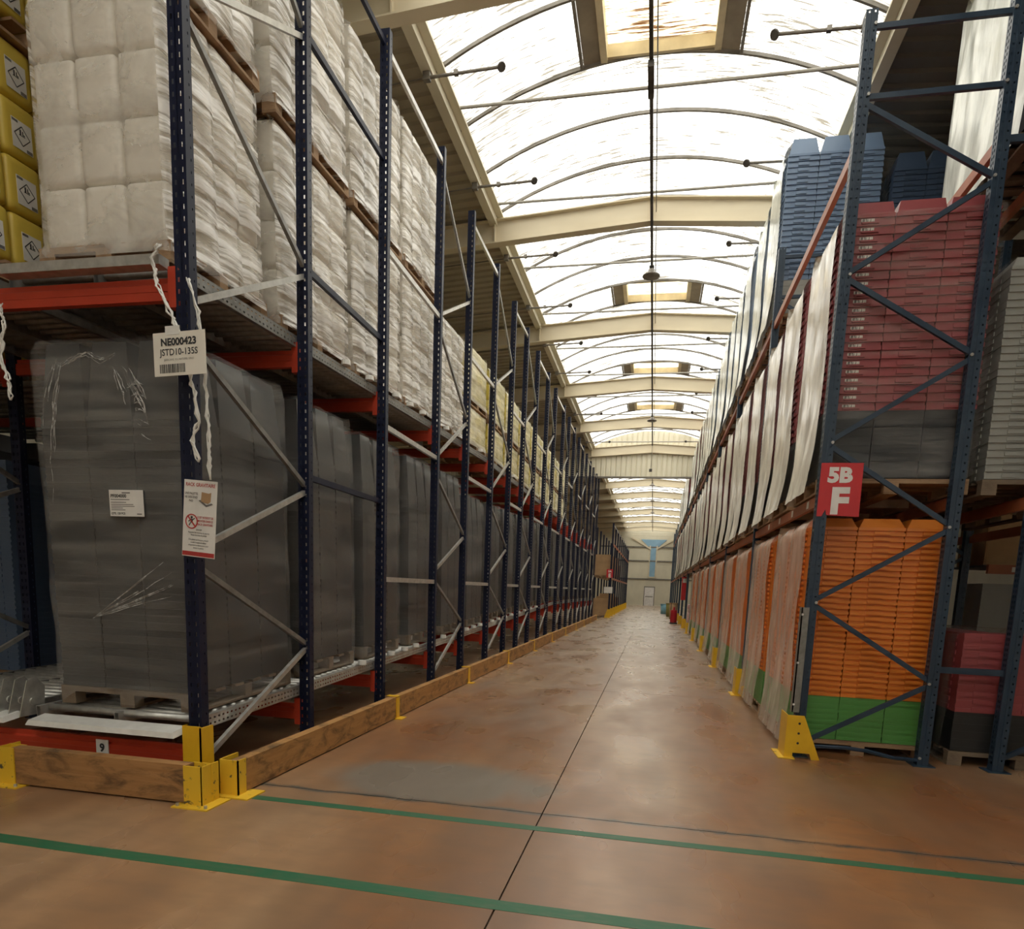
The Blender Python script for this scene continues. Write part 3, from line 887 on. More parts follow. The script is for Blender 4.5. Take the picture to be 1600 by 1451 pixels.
def rpost(x, y):
    o = obj('post', post_l_me, 'rack_navy', rack, (x - XA, y - 4.31, 0))
    obj('foot_plate', foot_l_me, 'rack_navy', o)
    return o
for y in PY: rpost(XA, y)
for y in PY[:6]: rpost(-6.40, y)
for y in PY[:5]: rpost(-9.60, y)
def rail_up(y): return min(3.62 + 0.040 * (y - 4.4), 3.97)
def rail_lo(y): return min(0.42 + 0.034 * (y - 4.4), 1.05)

def zig(x, ya, yb, top=True):
    a, b = ya + 0.06, yb + 0.02
    N = [((a, 7.30), (b, 6.25)), ((b, 6.18), (a, 5.40)), ((a, 5.25), (b, 4.36)), ((b, 4.28), (a, 3.45)), ((a, 3.20), (b, 2.46)), ((b, 2.40), (a, 1.78)), ((a, 1.66), (b, 0.98)), ((b, 0.93), (a, 0.20))]
    for (y0, z0), (y1, z1) in N:
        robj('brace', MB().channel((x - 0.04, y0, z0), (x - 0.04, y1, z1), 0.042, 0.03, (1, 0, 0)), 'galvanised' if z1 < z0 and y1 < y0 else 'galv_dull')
pairs = [(0, 1)] + [(k, k + 1) for k in range(3, len(PY) - 1, 2)]
for i, j in pairs: zig(XA, PY[i], PY[j])
zig(-6.40, PY[0], PY[1])
for z in (7.42, 6.27, 4.37, 2.55):
    robj('tie_bar', MB().channel((XA - 0.05, PY[1] + 0.07, z), (XA - 0.05, PY[2] + 0.02, z), 0.055, 0.035, (1, 0, 0)), 'rack_navy')
gaps = [(2, 3)] + [(k + 1, k + 2) for k in range(3, len(PY) - 2, 2)]
for i, j in gaps:
    for z in (7.36, 5.36, 3.42, 1.63):
        robj('tie_bar', MB().channel((XA - 0.02, PY[i] + 0.06, z), (XA - 0.02, PY[j] + 0.02, z), 0.060, 0.035, (1, 0, 0)), 'galvanised')

def cross_beam(y, zt, x0=-6.40, x1=XA - 0.11, h=0.15):
    m = MB()
    m.prism([(y, zt - h), (y + 0.05, zt - h), (y + 0.05, zt), (y + 0.02, zt), (y + 0.02, zt - 0.035), (y, zt - 0.045)], 'x', x0, x1)
    m.box(x0, x1, y - 0.004, y, zt - h * 0.62, zt - h * 0.55)
    b = robj('beam', m, 'beam_red')
    c = MB().plate(0.06, 0.26, [(0.022, 0.038)], 0.06, 0.03, 0.03, (x1 - 0.055, y - 0.012, zt - 0.20))
    c.box(x1 - 0.055, x1 + 0.005, y - 0.010, y + 0.05, zt - 0.20, zt + 0.06)
    obj('connector', c, 'beam_red', b)
for k, y in enumerate(PY):
    cross_beam(y + 0.01, rail_up(y) - 0.02)
    cross_beam(y + 0.01, max(rail_lo(y) - 0.09, 0.31))
for y in PY[:3]:
    cross_beam(y + 0.01, 3.60, -9.55, -6.51); cross_beam(y + 0.01, 0.31, -9.55, -6.51)

# rails, rollers, guide wheels
def rail(fz, x, ya, yb, holes):
    m = MB()
    L = math.hypot(yb - ya, fz(yb) - fz(ya)); dv = Vector((0, yb - ya, fz(yb) - fz(ya))).normalized()
    n = Vector((0, -dv.z, dv.y))
    p = Vector((x, ya, fz(ya)))
    if holes:
        m.plate(0.095, L, [(0.018, 0.032), (0.060, 0.074)], 0.055, 0.022, 0.02, p, n, dv)
    else:
        m.quad(p, p + dv * L, p + dv * L + n * 0.095, p + n * 0.095)
    for a in (0.0, 0.095):
        m.bar(p + n * a + Vector((-0.02, 0, 0)), p + n * a + dv * L + Vector((-0.02, 0, 0)), 0.04, 0.004, n)
    if not holes: m.bar(p + n * 0.047 + Vector((-0.035, 0, 0)), p + n * 0.047 + dv * L + Vector((-0.035, 0, 0)), 0.004, 0.095, n)
    return m
for fz, nm in ((rail_up, 'u'), (rail_lo, 'l')):
    for k in range(len(PY) - 1):
        for x in ((XA - 0.12, -4.0, -4.72) if k < 4 else (XA - 0.12, -4.72)):
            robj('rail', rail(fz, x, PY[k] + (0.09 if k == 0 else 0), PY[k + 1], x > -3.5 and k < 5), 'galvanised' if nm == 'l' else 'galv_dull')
    for x in (-4.92, -5.6, -6.3):
        robj('rail', rail(fz, x, PY[0] + 0.09, PY[4], False), 'galv_dull')
roll_me = {w: MB().cyl((0, 0, 0), (w, 0, 0), 0.030, 10).mesh('roller', True) for w in (1.32, 1.34)}
for fz in (rail_up, rail_lo):
    n1 = 52 if fz is rail_up else 40
    for k in range(n1):
        y = 4.48 + 0.125 * k
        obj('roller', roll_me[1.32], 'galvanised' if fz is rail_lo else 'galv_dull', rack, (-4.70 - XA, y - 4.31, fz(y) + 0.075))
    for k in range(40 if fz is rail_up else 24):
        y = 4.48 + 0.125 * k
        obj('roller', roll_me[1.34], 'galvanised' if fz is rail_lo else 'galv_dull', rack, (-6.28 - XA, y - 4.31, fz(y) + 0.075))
deep_me = MB().cyl((0, 0, 0), (3.0, 0, 0), 0.03, 8).mesh('roller', True)
for k in range(28): obj('roller', deep_me, 'galv_dull', rack, (-9.55 - XA, 0.2 + 0.21 * k, 3.57))
wheel_me = MB().cyl((0, 0, 0), (0, 0, 0.05), 0.05, 12, 0.045).mesh('guide_wheel', False)
for fz, ysw in ((rail_up, [6.9, 7.5, 8.3, 8.8, 9.3, 10.4, 12.5, 15.5]), (rail_lo, [7.35, 8.25, 8.75, 9.2, 9.9, 10.5, 11.9, 12.4, 12.9, 13.9, 14.5, 15.2, 15.9, 16.8, 17.6, 18.5, 19.4])):
    for y in ysw:
        obj('guide_wheel', wheel_me, 'white_plastic', rack, (-0.10, y - 4.31, fz(y) + 0.105))
# front stop lips, unit brackets and the bay number
for x0, x1 in ((-4.66, -3.36), (-6.2, -4.86)):
    s = robj('stop_lip', MB().hexa([(x0, 4.20, 0.405), (x1, 4.20, 0.405), (x1, 4.36, 0.425), (x0, 4.36, 0.425), (x0 + .02, 4.21, 0.445), (x1 - .02, 4.21, 0.445), (x1 - .02, 4.36, 0.470), (x0 + .02, 4.36, 0.470)]), 'white_plastic')
    robj('stop_lip', MB().box(x0, x1, 4.22, 4.32, rail_up(4.3) + 0.02, rail_up(4.3) + 0.085), 'galvanised')
for dx in (0, 0.11, 0.22):
    robj('stop_bracket', MB().prism([(4.28, 0.44), (4.50, 0.44), (4.52, 0.66), (4.44, 0.74), (4.36, 0.72)], 'x', -5.02 + dx, -5.012 + dx).cyl((-5.03 + dx, 4.40, 0.55), (-5.0 + dx, 4.40, 0.55), 0.03, 10), 'galvanised')
lab = robj('bay_label', MB().box(-4.13, -4.02, 4.308, 4.314, 0.20, 0.315), 'paper_white')
text(lab, '9', 0.085, 'ink', (-4.095, 4.305, 0.225), 0.004)

# ------------------------------------------------------------------ wooden barriers and post guards
def bracket(parent, x, y, w=0.10, d=0.16, h=0.29, ends=None, mat='yellow_paint', ox=0, oy=0):
    m = MB()
    m.box(x - w / 2, x + w / 2, y - d / 2, y + d / 2, 0, h)
    b = obj('bracket', m, mat, parent, (-ox, -oy, 0))
    p = obj('base_plate', MB().box(x - w / 2 - 0.09, x + w / 2 + 0.09, y - d / 2 - 0.06, y + d / 2 + 0.06, 0, 0.010), mat, b)
    for sx in (-1, 1):
        for sy in (-1, 1):
            obj('bolt', MB().cyl((x + sx * (w / 2 + 0.06), y + sy * (d / 2 + 0.02), 0.01), (x + sx * (w / 2 + 0.06), y + sy * (d / 2 + 0.02), 0.028), 0.012, 6), 'galvanised', b)
    return b
bar = tag(empty('wooden_barrier', (-2.93, 4.3, 0)), 'long low barrier of timber planks in yellow brackets along the gravity rack', 'barrier')
by = [4.28, 7.42, 10.62, 13.75, 16.9, 20.1, 23.3, 26.5, 29.7, 33.0, 36.6]
for k, y in enumerate(by):
    if k == 0:
        m = MB().box(-3.03, -3.02, y - 0.03, y + 0.20, 0, 0.27).box(-3.03, -2.87, y - 0.03, y - 0.02, 0, 0.27).box(-2.88, -2.87, y - 0.03, y + 0.07, 0, 0.27)
        b = obj('bracket', m, 'yellow_worn', bar, (2.93, -4.3, 0))
        obj('base_plate', MB().box(-3.10, -2.76, y - 0.09, y + 0.14, 0, 0.010), 'yellow_worn', b)
    else:
        m = MB().box(-2.878, -2.868, y - 0.045, y + 0.045, 0, 0.25).box(-3.0, -2.868, y - 0.045, y + 0.045, 0.262, 0.270)
        b = obj('bracket', m, 'yellow_paint', bar, (2.93, -4.3, 0))
        obj('base_plate', MB().box(-2.99, -2.79, y - 0.08, y + 0.08, 0, 0.010), 'yellow_paint', b)
for a, b in zip(by, by[1:]):
    obj('plank', MB().box(-2.965, -2.88, a + (0 if a > 5 else -0.018), b - 0.006, 0.012, 0.262 + random.uniform(-.006, .004)), 'plank_wood', bar, (2.93, -4.3, 0))
bar2 = tag(empty('wooden_barrier', (-3.8, 4.03, 0)), 'short scuffed timber plank barrier across the front of the gravity rack', 'barrier')
obj('plank', MB().box(-4.56, -3.10, 3.985, 4.075, 0.015, 0.285), 'plank_front', bar2, (3.8, -4.03, 0))
for x in (-4.62, -3.02):
    s = -1 if x < -4 else 1
    xa, xb = sorted((x - s * 0.09, x + s * 0.06))
    m = MB().box(xa, xb, 3.972, 3.982, 0, 0.285).box(x + s * 0.05 - .005, x + s * 0.05 + .005, 3.972, 4.16, 0, 0.285).box(xa, xb, 4.08, 4.09, 0, 0.285)
    b = obj('bracket', m, 'yellow_worn', bar2, (3.8, -4.03, 0))
    obj('base_plate', MB().box(xa - 0.05, xb + 0.08, 3.90, 4.17, 0, 0.010), 'yellow_worn', b)
    for sx in (xa - 0.02, xb + 0.05): obj('bolt', MB().cyl((sx, 3.93, .01), (sx, 3.93, .03), .012, 6), 'galvanised', b)
pg = tag(empty('post_guard', (-3.25, 4.27, 0)), 'yellow angled steel guard around the foot of the gravity rack corner post', 'guard')
m = MB().hexa([(-0.075, 0.03, .012), (-0.065, 0.03, .012), (-0.055, -0.02, .012), (-0.065, -0.02, .012), (-0.075, 0.03, .50), (-0.065, 0.03, .50), (-0.055, -0.02, .50), (-0.065, -0.02, .50)])
m.box(-0.065, 0.085, -0.03, -0.02, 0.012, 0.50).box(0.075, 0.085, -0.03, 0.12, 0.012, 0.49)
obj('shield', m, 'yellow_paint', pg)
obj('base_plate', MB().box(-0.12, 0.10, -0.06, -0.002, 0, 0.012), 'yellow_paint', pg)

# ------------------------------------------------------------------ loads in the gravity rack
DB = lambda n: [('crate_charcoal', n, 0.006)]
lane_y = [4.50, 6.24, 7.68, 9.22, 10.76, 12.3, 13.84, 15.38, 16.92, 18.46, 20.0, 21.5, 23.1, 24.6, 26.2, 27.7, 29.3, 30.8, 32.4, 34.0, 35.5]
for k, y in enumerate(lane_y):
    z0 = rail_lo(y) + 0.115
    near = k < 4
    DD = 1.40 if k == 0 else 1.14
    step, rows = (0.05, 44) if k < 3 else (0.12, 16)
    h_l = 36 if k < 2 else 35
    fl = [('film_dark', 'all', 0.014, 0.018, k, step, rows, 0.02, 0.10, None, 0.085 if k < 3 else None, 0.0)]
    r = crate_load('wrapped_crate_stack',
                   'film-wrapped charcoal crate stack with a white paper label beside the corner post' if k == 0 else ORD[k] + ' film-wrapped charcoal crate stack from the corner post on the lower roller lane',
                   'charcoal crate stacks on the lower lane', (-4.64 if k else -4.61, y, z0), 1.22, DD, DB(h_l if k < 5 else 29), 0.056 if k < 5 else 0.06, 0.55, nx=3, ny=3, side='R', near=near,
                   films=(), pmat_='pallet_dark', near_pallet=near)
    if k == 0: r['group'] = ''; del r['group']; front_load = r
    H = 0.144 + (h_l if k < 5 else 29) * (0.056 if k < 5 else 0.06) + 0.55
    add_film(r, 1.22, DD, H, fl[0][0], fl[0][1], off=0.02, amp=0.032, seed=k % 4, step=step, rows=rows, zb=0.02, shoulder=0.07, arch=0.10 if k < 3 else None)
# paper label on the first stack
pl = obj('label_sheet', MB().box(0, 0.29, -0.002, 0, 0, 0.19), 'paper_white', front_load, (0.62, -0.045, 1.47))
text(pl, 'PF004000', 0.034, 'ink', (0.012, -0.003, 0.135), 0.0012)
text(pl, 'QTE. 120 PCS', 0.020, 'ink', (0.012, -0.003, 0.014), 0.0008)
mk = MB()
for k, (w, z) in enumerate(((0.16, 0.118), (0.13, 0.098), (0.19, 0.083), (0.20, 0.070), (0.10, 0.057), (0.12, 0.044))):
    mk.box(0.012, 0.012 + w, -0.003, -0.002, z, z + 0.005)
mk.box(0.11, 0.18, -0.003, -0.002, 0.165, 0.173).box(0.23, 0.27, -0.003, -0.002, 0.014, 0.022)
obj('print', mk, 'ink_grey', pl)

def creases(parent, paths, r, n=3, jit=0.012):
    """thin gathered folds standing proud of the film"""
    m = MB()
    for p in paths:
        for q_ in range(n):
            off = Vector((random.uniform(-jit, jit), 0, random.uniform(-jit, jit))) * 1.6
            pts = []
            for (ax, az), (bx, bz) in zip(p, p[1:]):
                for q in range(5):
                    t = q / 5
                    pts.append(Vector((ax + (bx - ax) * t + random.uniform(-jit, jit) * .35, -0.042 + random.uniform(-.005, .005), az + (bz - az) * t + random.uniform(-jit, jit) * .35)) + off * min(1, len(pts) / 4))
            i0 = random.randint(0, len(pts) // 3); i1 = random.randint(2 * len(pts) // 3, len(pts))
            pts = pts[i0:i1]
            m.tube(pts, [r * random.uniform(.5, 1.1) * (0.25 + 0.75 * math.sin(math.pi * (i + .5) / len(pts))) for i in range(len(pts))], 4)
    return obj('film_crease', m.mesh('film_crease', True), 'film_crease', parent)
CR = lambda *P: [(x + 4.61, z - 0.535) for x, z in P]
creases(front_load, [CR((-4.22, 1.236), (-3.8, 1.53), (-3.43, 1.78)), CR((-4.22, 1.234), (-3.8, 1.45), (-3.43, 1.66)), CR((-4.22, 1.232), (-3.8, 1.40), (-3.43, 1.55)), CR((-4.22, 1.23), (-3.85, 1.35), (-3.42, 1.46))], 0.0032, 3, 0.006)
creases(front_load, [CR((-4.40, 3.17), (-4.33, 3.08), (-4.22, 3.12), (-4.10, 3.16), (-3.98, 3.10), (-3.85, 3.15), (-3.72, 3.12)), CR((-4.30, 3.16), (-4.36, 3.0), (-4.42, 2.75), (-4.47, 2.4), (-4.48, 1.9)),
                     CR((-4.36, 3.12), (-4.46, 2.9), (-4.52, 2.6)), CR((-3.85, 3.12), (-3.76, 2.95), (-3.66, 2.78), (-3.62, 2.62)), CR((-3.76, 3.04), (-3.66, 2.9), (-3.62, 2.78)), CR((-3.88, 3.05), (-3.82, 2.85), (-3.77, 2.65))], 0.0034, 4, 0.02)
creases(front_load, [CR((-3.78 + 0.02 * q, 2.90 - 0.055 * q), (-3.70, 2.93 - 0.055 * q), (-3.61, 2.88 - 0.055 * q)) for q in range(7)], 0.0032, 2, 0.012)

for k, (y, tiers, D) in enumerate([(4.42, [4, 4], 1.20), (5.86, [4, 4], 1.42), (7.40, [4, 4], 1.42), (8.93, [4, 4], 1.42), (10.45, [4], 1.40)]):
    lb = ['two-tier film-wrapped white jerrican stack above the charcoal stack with the paper label',
          'two-tier stack of film-wrapped white jerricans, second in the upper lane behind the corner post',
          'two-tier stack of film-wrapped white jerricans, third in the upper lane behind the corner post',
          'two-tier stack of film-wrapped white jerricans, last two-tier one before the single-tier stack',
          'single-tier stack of film-wrapped white jerricans between tall white and yellow stacks'][k]
    can_load('wrapped_jerrican_stack', lb, 'white jerrican stacks in the upper lane', (-4.50, y, rail_up(y) + 0.115), 1.08, D, tiers, 'can_white', fmat='film_white', fseed=k * 3, ny=4, near=k < 3)
for k in range(9):
    y = 11.98 + 1.58 * k
    can_load('wrapped_jerrican_stack', ORD[k] + ' film-wrapped lemon yellow jerrican stack past the white ones in the upper lane', 'lemon yellow jerrican stacks in the upper lane', (-4.50, y, rail_up(y) + 0.115), 1.10, 1.36, [2, 3], 'can_lemon' if k else 'can_lemon', ch=0.29, fmat='film_lemon', fseed=20 + k % 3, near=False)
can_load('jerrican_stack', 'bright yellow jerricans with diamond hazard labels beside the white jerricans', None, (-6.05, 4.30, rail_up(4.4) + 0.115), 1.12, 1.36, [4, 4], 'can_yellow', labels=True, ny=4, near=True)
# stacks in the next bay, seen past the charcoal stack
crate_load('crate_stack', 'steel blue crate stack on the lower lane beyond the second post row', None, (-8.15, 6.15, 0.31), 1.30, 1.3, [('crate_steel', 34, 0.012)], 0.060, 0.25, nx=3, ny=2, side='R', near=True, pmat_='pallet_wood')

for i, (x, y, z, mt, n, nm) in enumerate([(-6.15, 9.4, 0.71, 'crate_charcoal', 38, 'second lane'), (-6.15, 11.0, 0.765, 'crate_charcoal', 38, 'second lane'), (-8.15, 7.9, 0.31, 'crate_steel', 42, 'third lane'), (-8.15, 9.5, 0.31, 'crate_steel', 42, 'third lane'),
                               (-9.5, 6.3, 0.31, 'crate_charcoal', 43, 'fourth lane'), (-9.5, 7.9, 0.31, 'crate_charcoal', 43, 'fourth lane'), *[(-11.4, 5.0 + 1.6 * q, 0.0, 'crate_charcoal', 52, 'fifth lane') for q in range(6)], *[(-12.9, 8.2 + 1.6 * q, 0.0, 'crate_charcoal', 52, 'sixth lane') for q in range(5)]]):
    crate_load('crate_stack', ORD[i] + ' crate stack deep inside the gravity rack, %s crates on the %s' % (mt[6:], nm), 'crate stacks deep inside the gravity rack', (x, y, z), 1.25, 1.35, [(mt, n, 0.012)], 0.060, 0.25, nx=3, ny=2, side='R', pmat_='pallet_dark')
for i, (x, y) in enumerate([(-6.05, 5.85), (-6.05, 7.4), (-7.95, 4.4), (-7.95, 5.95), (-9.4, 5.9)]):
    can_load('jerrican_stack', ORD[i] + ' plain yellow jerrican stack behind the ones with hazard labels', 'yellow jerrican stacks deep inside the gravity rack', (x, y, rail_up(y) + 0.115 if x > -7 else 3.61), 1.12, 1.36, [4, 4], 'can_yellow', ny=4, near=False)

# every load stands square on its sloping rollers
bpy.context.view_layer.update()
for o in list(COL.objects):
    if o.parent is None and o.type == 'EMPTY' and o.name.split('.')[0] in ('wrapped_crate_stack', 'wrapped_jerrican_stack', 'jerrican_stack', 'crate_stack') and -6.4 < o.location.x < -4:
        fz = rail_up if o.location.z > 3 else rail_lo
        y = o.location.y
        o.rotation_euler.x = math.atan((fz(y + 1.2) - fz(y)) / 1.2)

# ------------------------------------------------------------------ hanging tag, notice, straps
tg = tag(empty('location_tag', (-3.155, 4.13, 2.90), (0, math.radians(-1), math.radians(-3))), 'cream location tag with a code and barcode tied to the corner post', 'tag')
obj('card', MB().box(-0.20, 0.205, -0.002, 0.002, 0, 0.272), 'paper', tg)
text(tg, 'NE000423', 0.062, 'ink', (0.0, -0.004, 0.190), 0.0026, 'CENTER', 1.05)
text(tg, 'JSTD10-135S', 0.058, 'ink', (0.0, -0.004, 0.128), 0.0008, 'CENTER', 0.95)
text(tg, 'JERRICANE 10 L NATUREL DIN51', 0.018, 'ink_grey', (0.0, -0.004, 0.095), 0.0, 'CENTER', 0.9)
m = MB(); x = -0.155
rb = random.Random(4)
while x < 0.045:
    w = rb.choice((0.003, 0.005, 0.008)); m.box(x, x + w, -0.004, -0.002, 0.018, 0.073); x += w + rb.choice((0.003, 0.004, 0.006))
obj('barcode', m, 'ink', tg)
obj('clip', MB().box(-0.10, 0.01, -0.004, 0.001, 0.255, 0.31), 'white_plastic', tg)

nt_ = tag(empty('safety_notice', (-3.317, 4.303, 1.733), (0, math.radians(4.5), math.radians(-4))), 'white safety notice headed RACK GRAVITAIRE with red print on the corner post', 'notice')
obj('sheet', MB().box(0, 0.275, -0.002, 0.001, 0, 0.53), 'paper_white', nt_)
text(nt_, 'RACK GRAVITAIRE', 0.034, 'ink_red', (0.1375, -0.004, 0.487), 0.0006, 'CENTER', 0.86)
for s, z in (('UNE PALETTE', 0.43), ('NE DESCEND', 0.405), ('PAS?', 0.38)): text(nt_, s, 0.021, 'ink_grey', (0.063, -0.004, z), 0.0005, 'CENTER', 0.85)
for s, z in (('IL EST INTERDIT DE', 0.270), ('MONTER DANS LE', 0.246), ('RACK GRAVITAIRE', 0.222)): text(nt_, s, 0.021, 'ink_red', (0.188, -0.004, z), 0.0005, 'CENTER', 0.72)
for s, z in (('DANGER', 0.185), ('Respecter les consignes de securite', 0.165), ('Risque de chute de palette', 0.147), ('Si la palette est bloquee, prevenir', 0.115), ('le chef d equipe et utiliser', 0.096), ('uniquement le chariot prevu pour', 0.077), ('degager la palette', 0.058)): text(nt_, s, 0.0155, 'ink_grey', (0.1375, -0.004, z), 0.0003, 'CENTER', 0.8)
obj('footer_strip', MB().box(0.004, 0.271, -0.004, -0.002, 0.006, 0.036), 'ink_red', nt_)
obj('box_picture', MB().prism([(0.145, 0.385), (0.205, 0.375), (0.21, 0.445), (0.15, 0.452)], 'y', -0.004, -0.002).prism([(0.205, 0.375), (0.225, 0.39), (0.228, 0.452), (0.21, 0.445)], 'y', -0.0045, -0.002), 'card_brown', nt_)
obj('pallet_picture', MB().prism([(0.125, 0.392), (0.19, 0.352), (0.245, 0.372), (0.235, 0.38), (0.19, 0.366), (0.14, 0.397)], 'y', -0.004, -0.002), 'ink_grey', nt_)
m = MB(); c = (0.073, 0.245)
for k in range(28):
    a, b = 2 * math.pi * k / 28, 2 * math.pi * (k + 1) / 28
    P = [(c[0] + r_ * math.cos(t), c[1] + r_ * math.sin(t)) for t, r_ in ((a, .044), (b, .044), (b, .052), (a, .052))]
    m.prism(P, 'y', -0.005, -0.002)
m.prism([(0.038, 0.277), (0.044, 0.283), (0.109, 0.214), (0.103, 0.208)], 'y', -0.006, -0.002)
obj('prohibition_ring', m, 'ink_red', nt_)
m = MB().lathe([(0, 0), (0.008, 0)], n=10)
m = MB().cyl((0.073, -0.002, 0.273), (0.073, -0.0045, 0.273), 0.009, 10).prism([(0.062, 0.262), (0.084, 0.262), (0.08, 0.235), (0.066, 0.235)], 'y', -0.0045, -0.002)
for a in (((0.064, 0.236), (0.052, 0.215)), ((0.08, 0.236), (0.092, 0.22)), ((0.063, 0.258), (0.048, 0.243)), ((0.083, 0.258), (0.098, 0.268))):
    (ax, az), (bx, bz) = a
    m.bar((ax, -0.0033, az), (bx, -0.0033, bz), 0.0024, 0.006, (1, 0, 0.3))
obj('figure_picture', m, 'ink', nt_)

def strap(name, label, pts, r, seed):
    m = MB(); rr = random.Random(seed)
    for s in range(4):
        q = []
        for i in range(len(pts) - 1):
            a, b = Vector(pts[i]), Vector(pts[i + 1])
            for k in range(5):
                t = k / 5
                p = a.lerp(b, t)
                q.append(p + Vector((rr.uniform(-1, 1), rr.uniform(-.6, .6), rr.uniform(-.3, .3))) * r * 1.6)
        q.append(Vector(pts[-1]))
        m.tube(q, [r * rr.uniform(.35, .8) for _ in q], 5)
    o = obj(name, m.mesh(name, True), 'white_plastic')
    c = Vector(pts[0])
    return tag(o, label, 'strap')
strap('plastic_strap', 'twisted white plastic strap hanging from the beam end down past the location tag', [(-3.33, 4.20, 3.74), (-3.39, 4.19, 3.66), (-3.34, 4.18, 3.48), (-3.25, 4.19, 3.28), (-3.16, 4.18, 3.12), (-3.11, 4.19, 2.86), (-3.08, 4.2, 2.62), (-3.13, 4.2, 2.5), (-3.09, 4.2, 2.36)], 0.011, 1)
strap('plastic_strap', 'thin white plastic cord tied round the corner post behind the location tag', [(-3.17, 4.25, 3.55), (-3.10, 4.25, 3.34), (-3.075, 4.25, 3.14), (-3.05, 4.25, 2.80), (-3.04, 4.25, 2.48), (-3.035, 4.25, 2.25)], 0.009, 2)
strap('plastic_strap', 'knotted white cord dangling under the red beam away from the corner post', [(-4.70, 4.27, 3.46), (-4.66, 4.25, 3.30), (-4.72, 4.25, 3.12), (-4.66, 4.25, 2.95), (-4.65, 4.25, 2.80)], 0.011, 3)

# ------------------------------------------------------------------ orange-beam pallet rack
RP = [7.15 + 4.2 * k for k in range(0, 14)]
RTOP = 6.74
def post_right():
    m = MB(); w, d = 0.10, 0.10
    m.plate(w, RTOP, [(0.020, 0.032), (0.068, 0.080)], 0.075, 0.016, 0.05, (0, 0, 0), (1, 0, 0))
    m.plate(d, RTOP, [(0.025, 0.040), (0.060, 0.075)], 0.050, 0.026, 0.05, (0, 0, 0), (0, 1, 0))
    m.quad((w, 0, 0), (w, d, 0), (w, d, RTOP), (w, 0, RTOP)).quad((0, d, 0), (w, d, 0), (w, d, RTOP), (0, d, RTOP))
    m.box(w * .44, w * .56, -0.006, 0, 0, RTOP)
    return m.mesh('post')
post_r_me = post_right()
foot_r_me = MB().box(-0.05, 0.15, -0.05, 0.15, 0, 0.010).mesh('foot_plate')
bolt_me = MB().cyl((0, -0.012, 0), (0, 0, 0), 0.014, 8).mesh('bolt')
prk = tag(empty('pallet_rack', (1.5, 7.15, 0)), 'dark blue pallet rack with orange beams holding film-wrapped crate stacks', 'rack')
def pobj(name, m, mat): return obj(name, m, mat, prk, (-1.5, -7.15, 0))
def ppost(x, y):
    o = obj('post', post_r_me, 'rack_teal', prk, (x - 1.5, y - 7.15, 0))
    obj('foot_plate', foot_r_me, 'rack_teal', o)
    return o
XG, XH, XI, XJ = 1.50, 2.67, 3.33, 4.50
def end_frame(y, xa, xb, bolts):
    a, b = xa + 0.085, xb + 0.015
    yy = y + 0.03
    L = [((a, 6.62), (b, 6.62)), ((a, 6.06), (b, 6.06)), ((a, 6.0), (b, 5.34)), ((b, 5.29), (a, 4.60)), ((a, 4.54), (b, 3.87)), ((b, 3.81), (a, 3.11)), ((a, 3.05), (b, 2.34)), ((b, 2.28), (a, 1.59)), ((a, 1.53), (b, 0.85)), ((b, 0.79), (a, 0.13))]
    for (x0, z0), (x1, z1) in L:
        pobj('brace', MB().channel((x0, yy, z0), (x1, yy, z1), 0.045, 0.03, (0, -1, 0)), 'rack_teal')
    if bolts:
        for x, z in [(xa + .085, 6.62), (xa + .085, 6.06), (xa + .085, 4.57), (xa + .085, 3.08), (xa + .085, 1.56), (xb + .015, 6.62), (xb + .015, 6.06), (xb + .015, 5.32), (xb + .015, 3.84), (xb + .015, 2.31), (xb + .015, 0.82), (xb + .015, 0.08)]:
            obj('bolt', bolt_me, 'galvanised', prk, (x - 1.5, y - 7.15, z))
for k, y in enumerate(RP):
    ppost(XG, y)
    if k < 5: ppost(XH, y); end_frame(y, XG, XH, k == 0)
    if k < 3: ppost(XI, y); ppost(XJ, y); end_frame(y, XI, XJ, k == 0)
# bent bottom brace
pobj('brace', MB().tube([(1.58, 7.18, 0.10), (1.78, 7.17, 0.115), (2.0, 7.15, 0.125), (2.2, 7.15, 0.11), (2.45, 7.16, 0.06), (2.69, 7.18, 0.05)], 0.020, 6), 'rack_teal')
for z in (0.93, 5.60):
    pobj('row_spacer', MB().box(XH + 0.1, XI, 7.19, 7.23, z, z + 0.06), 'rack_teal')
beam_r = MB().prism([(0, 0), (0.05, 0), (0.05, 0.125), (0.03, 0.125), (0.03, 0.10), (0, 0.10)], 'y', 0.105, 4.195).mesh('beam')
conn_me = MB().plate(0.045, 0.17, [(0.015, 0.03)], 0.05, 0.02, 0.02, (0, 0, 0), (0, 1, 0)).mesh('connector')
for k, y in enumerate(RP[:-1]):
    for z in (2.50, 5.60):
        for x in ((XG + 0.02, XH + 0.05) if k < 5 else (XG + 0.02,)):
            b = obj('beam', beam_r, 'beam_orange', prk, (x - 1.5, y - 7.15, z))
            if k < 4 and x < 2: obj('connector', conn_me, 'beam_orange', b, (-0.012, 0.105, -0.06))
        if k < 3:
            for x in (XI + 0.02, XJ + 0.05): obj('beam', beam_r, 'beam_orange', prk, (x - 1.5, y - 7.15, z))
# labels on the first beam
for yy in (7.6, 8.4, 9.2, 10.0):
    obj('beam_label', MB().box(0, 0.002, 0, 0.10, 0, 0.07), 'paper', prk, (0.016, yy - 7.15, 2.52))

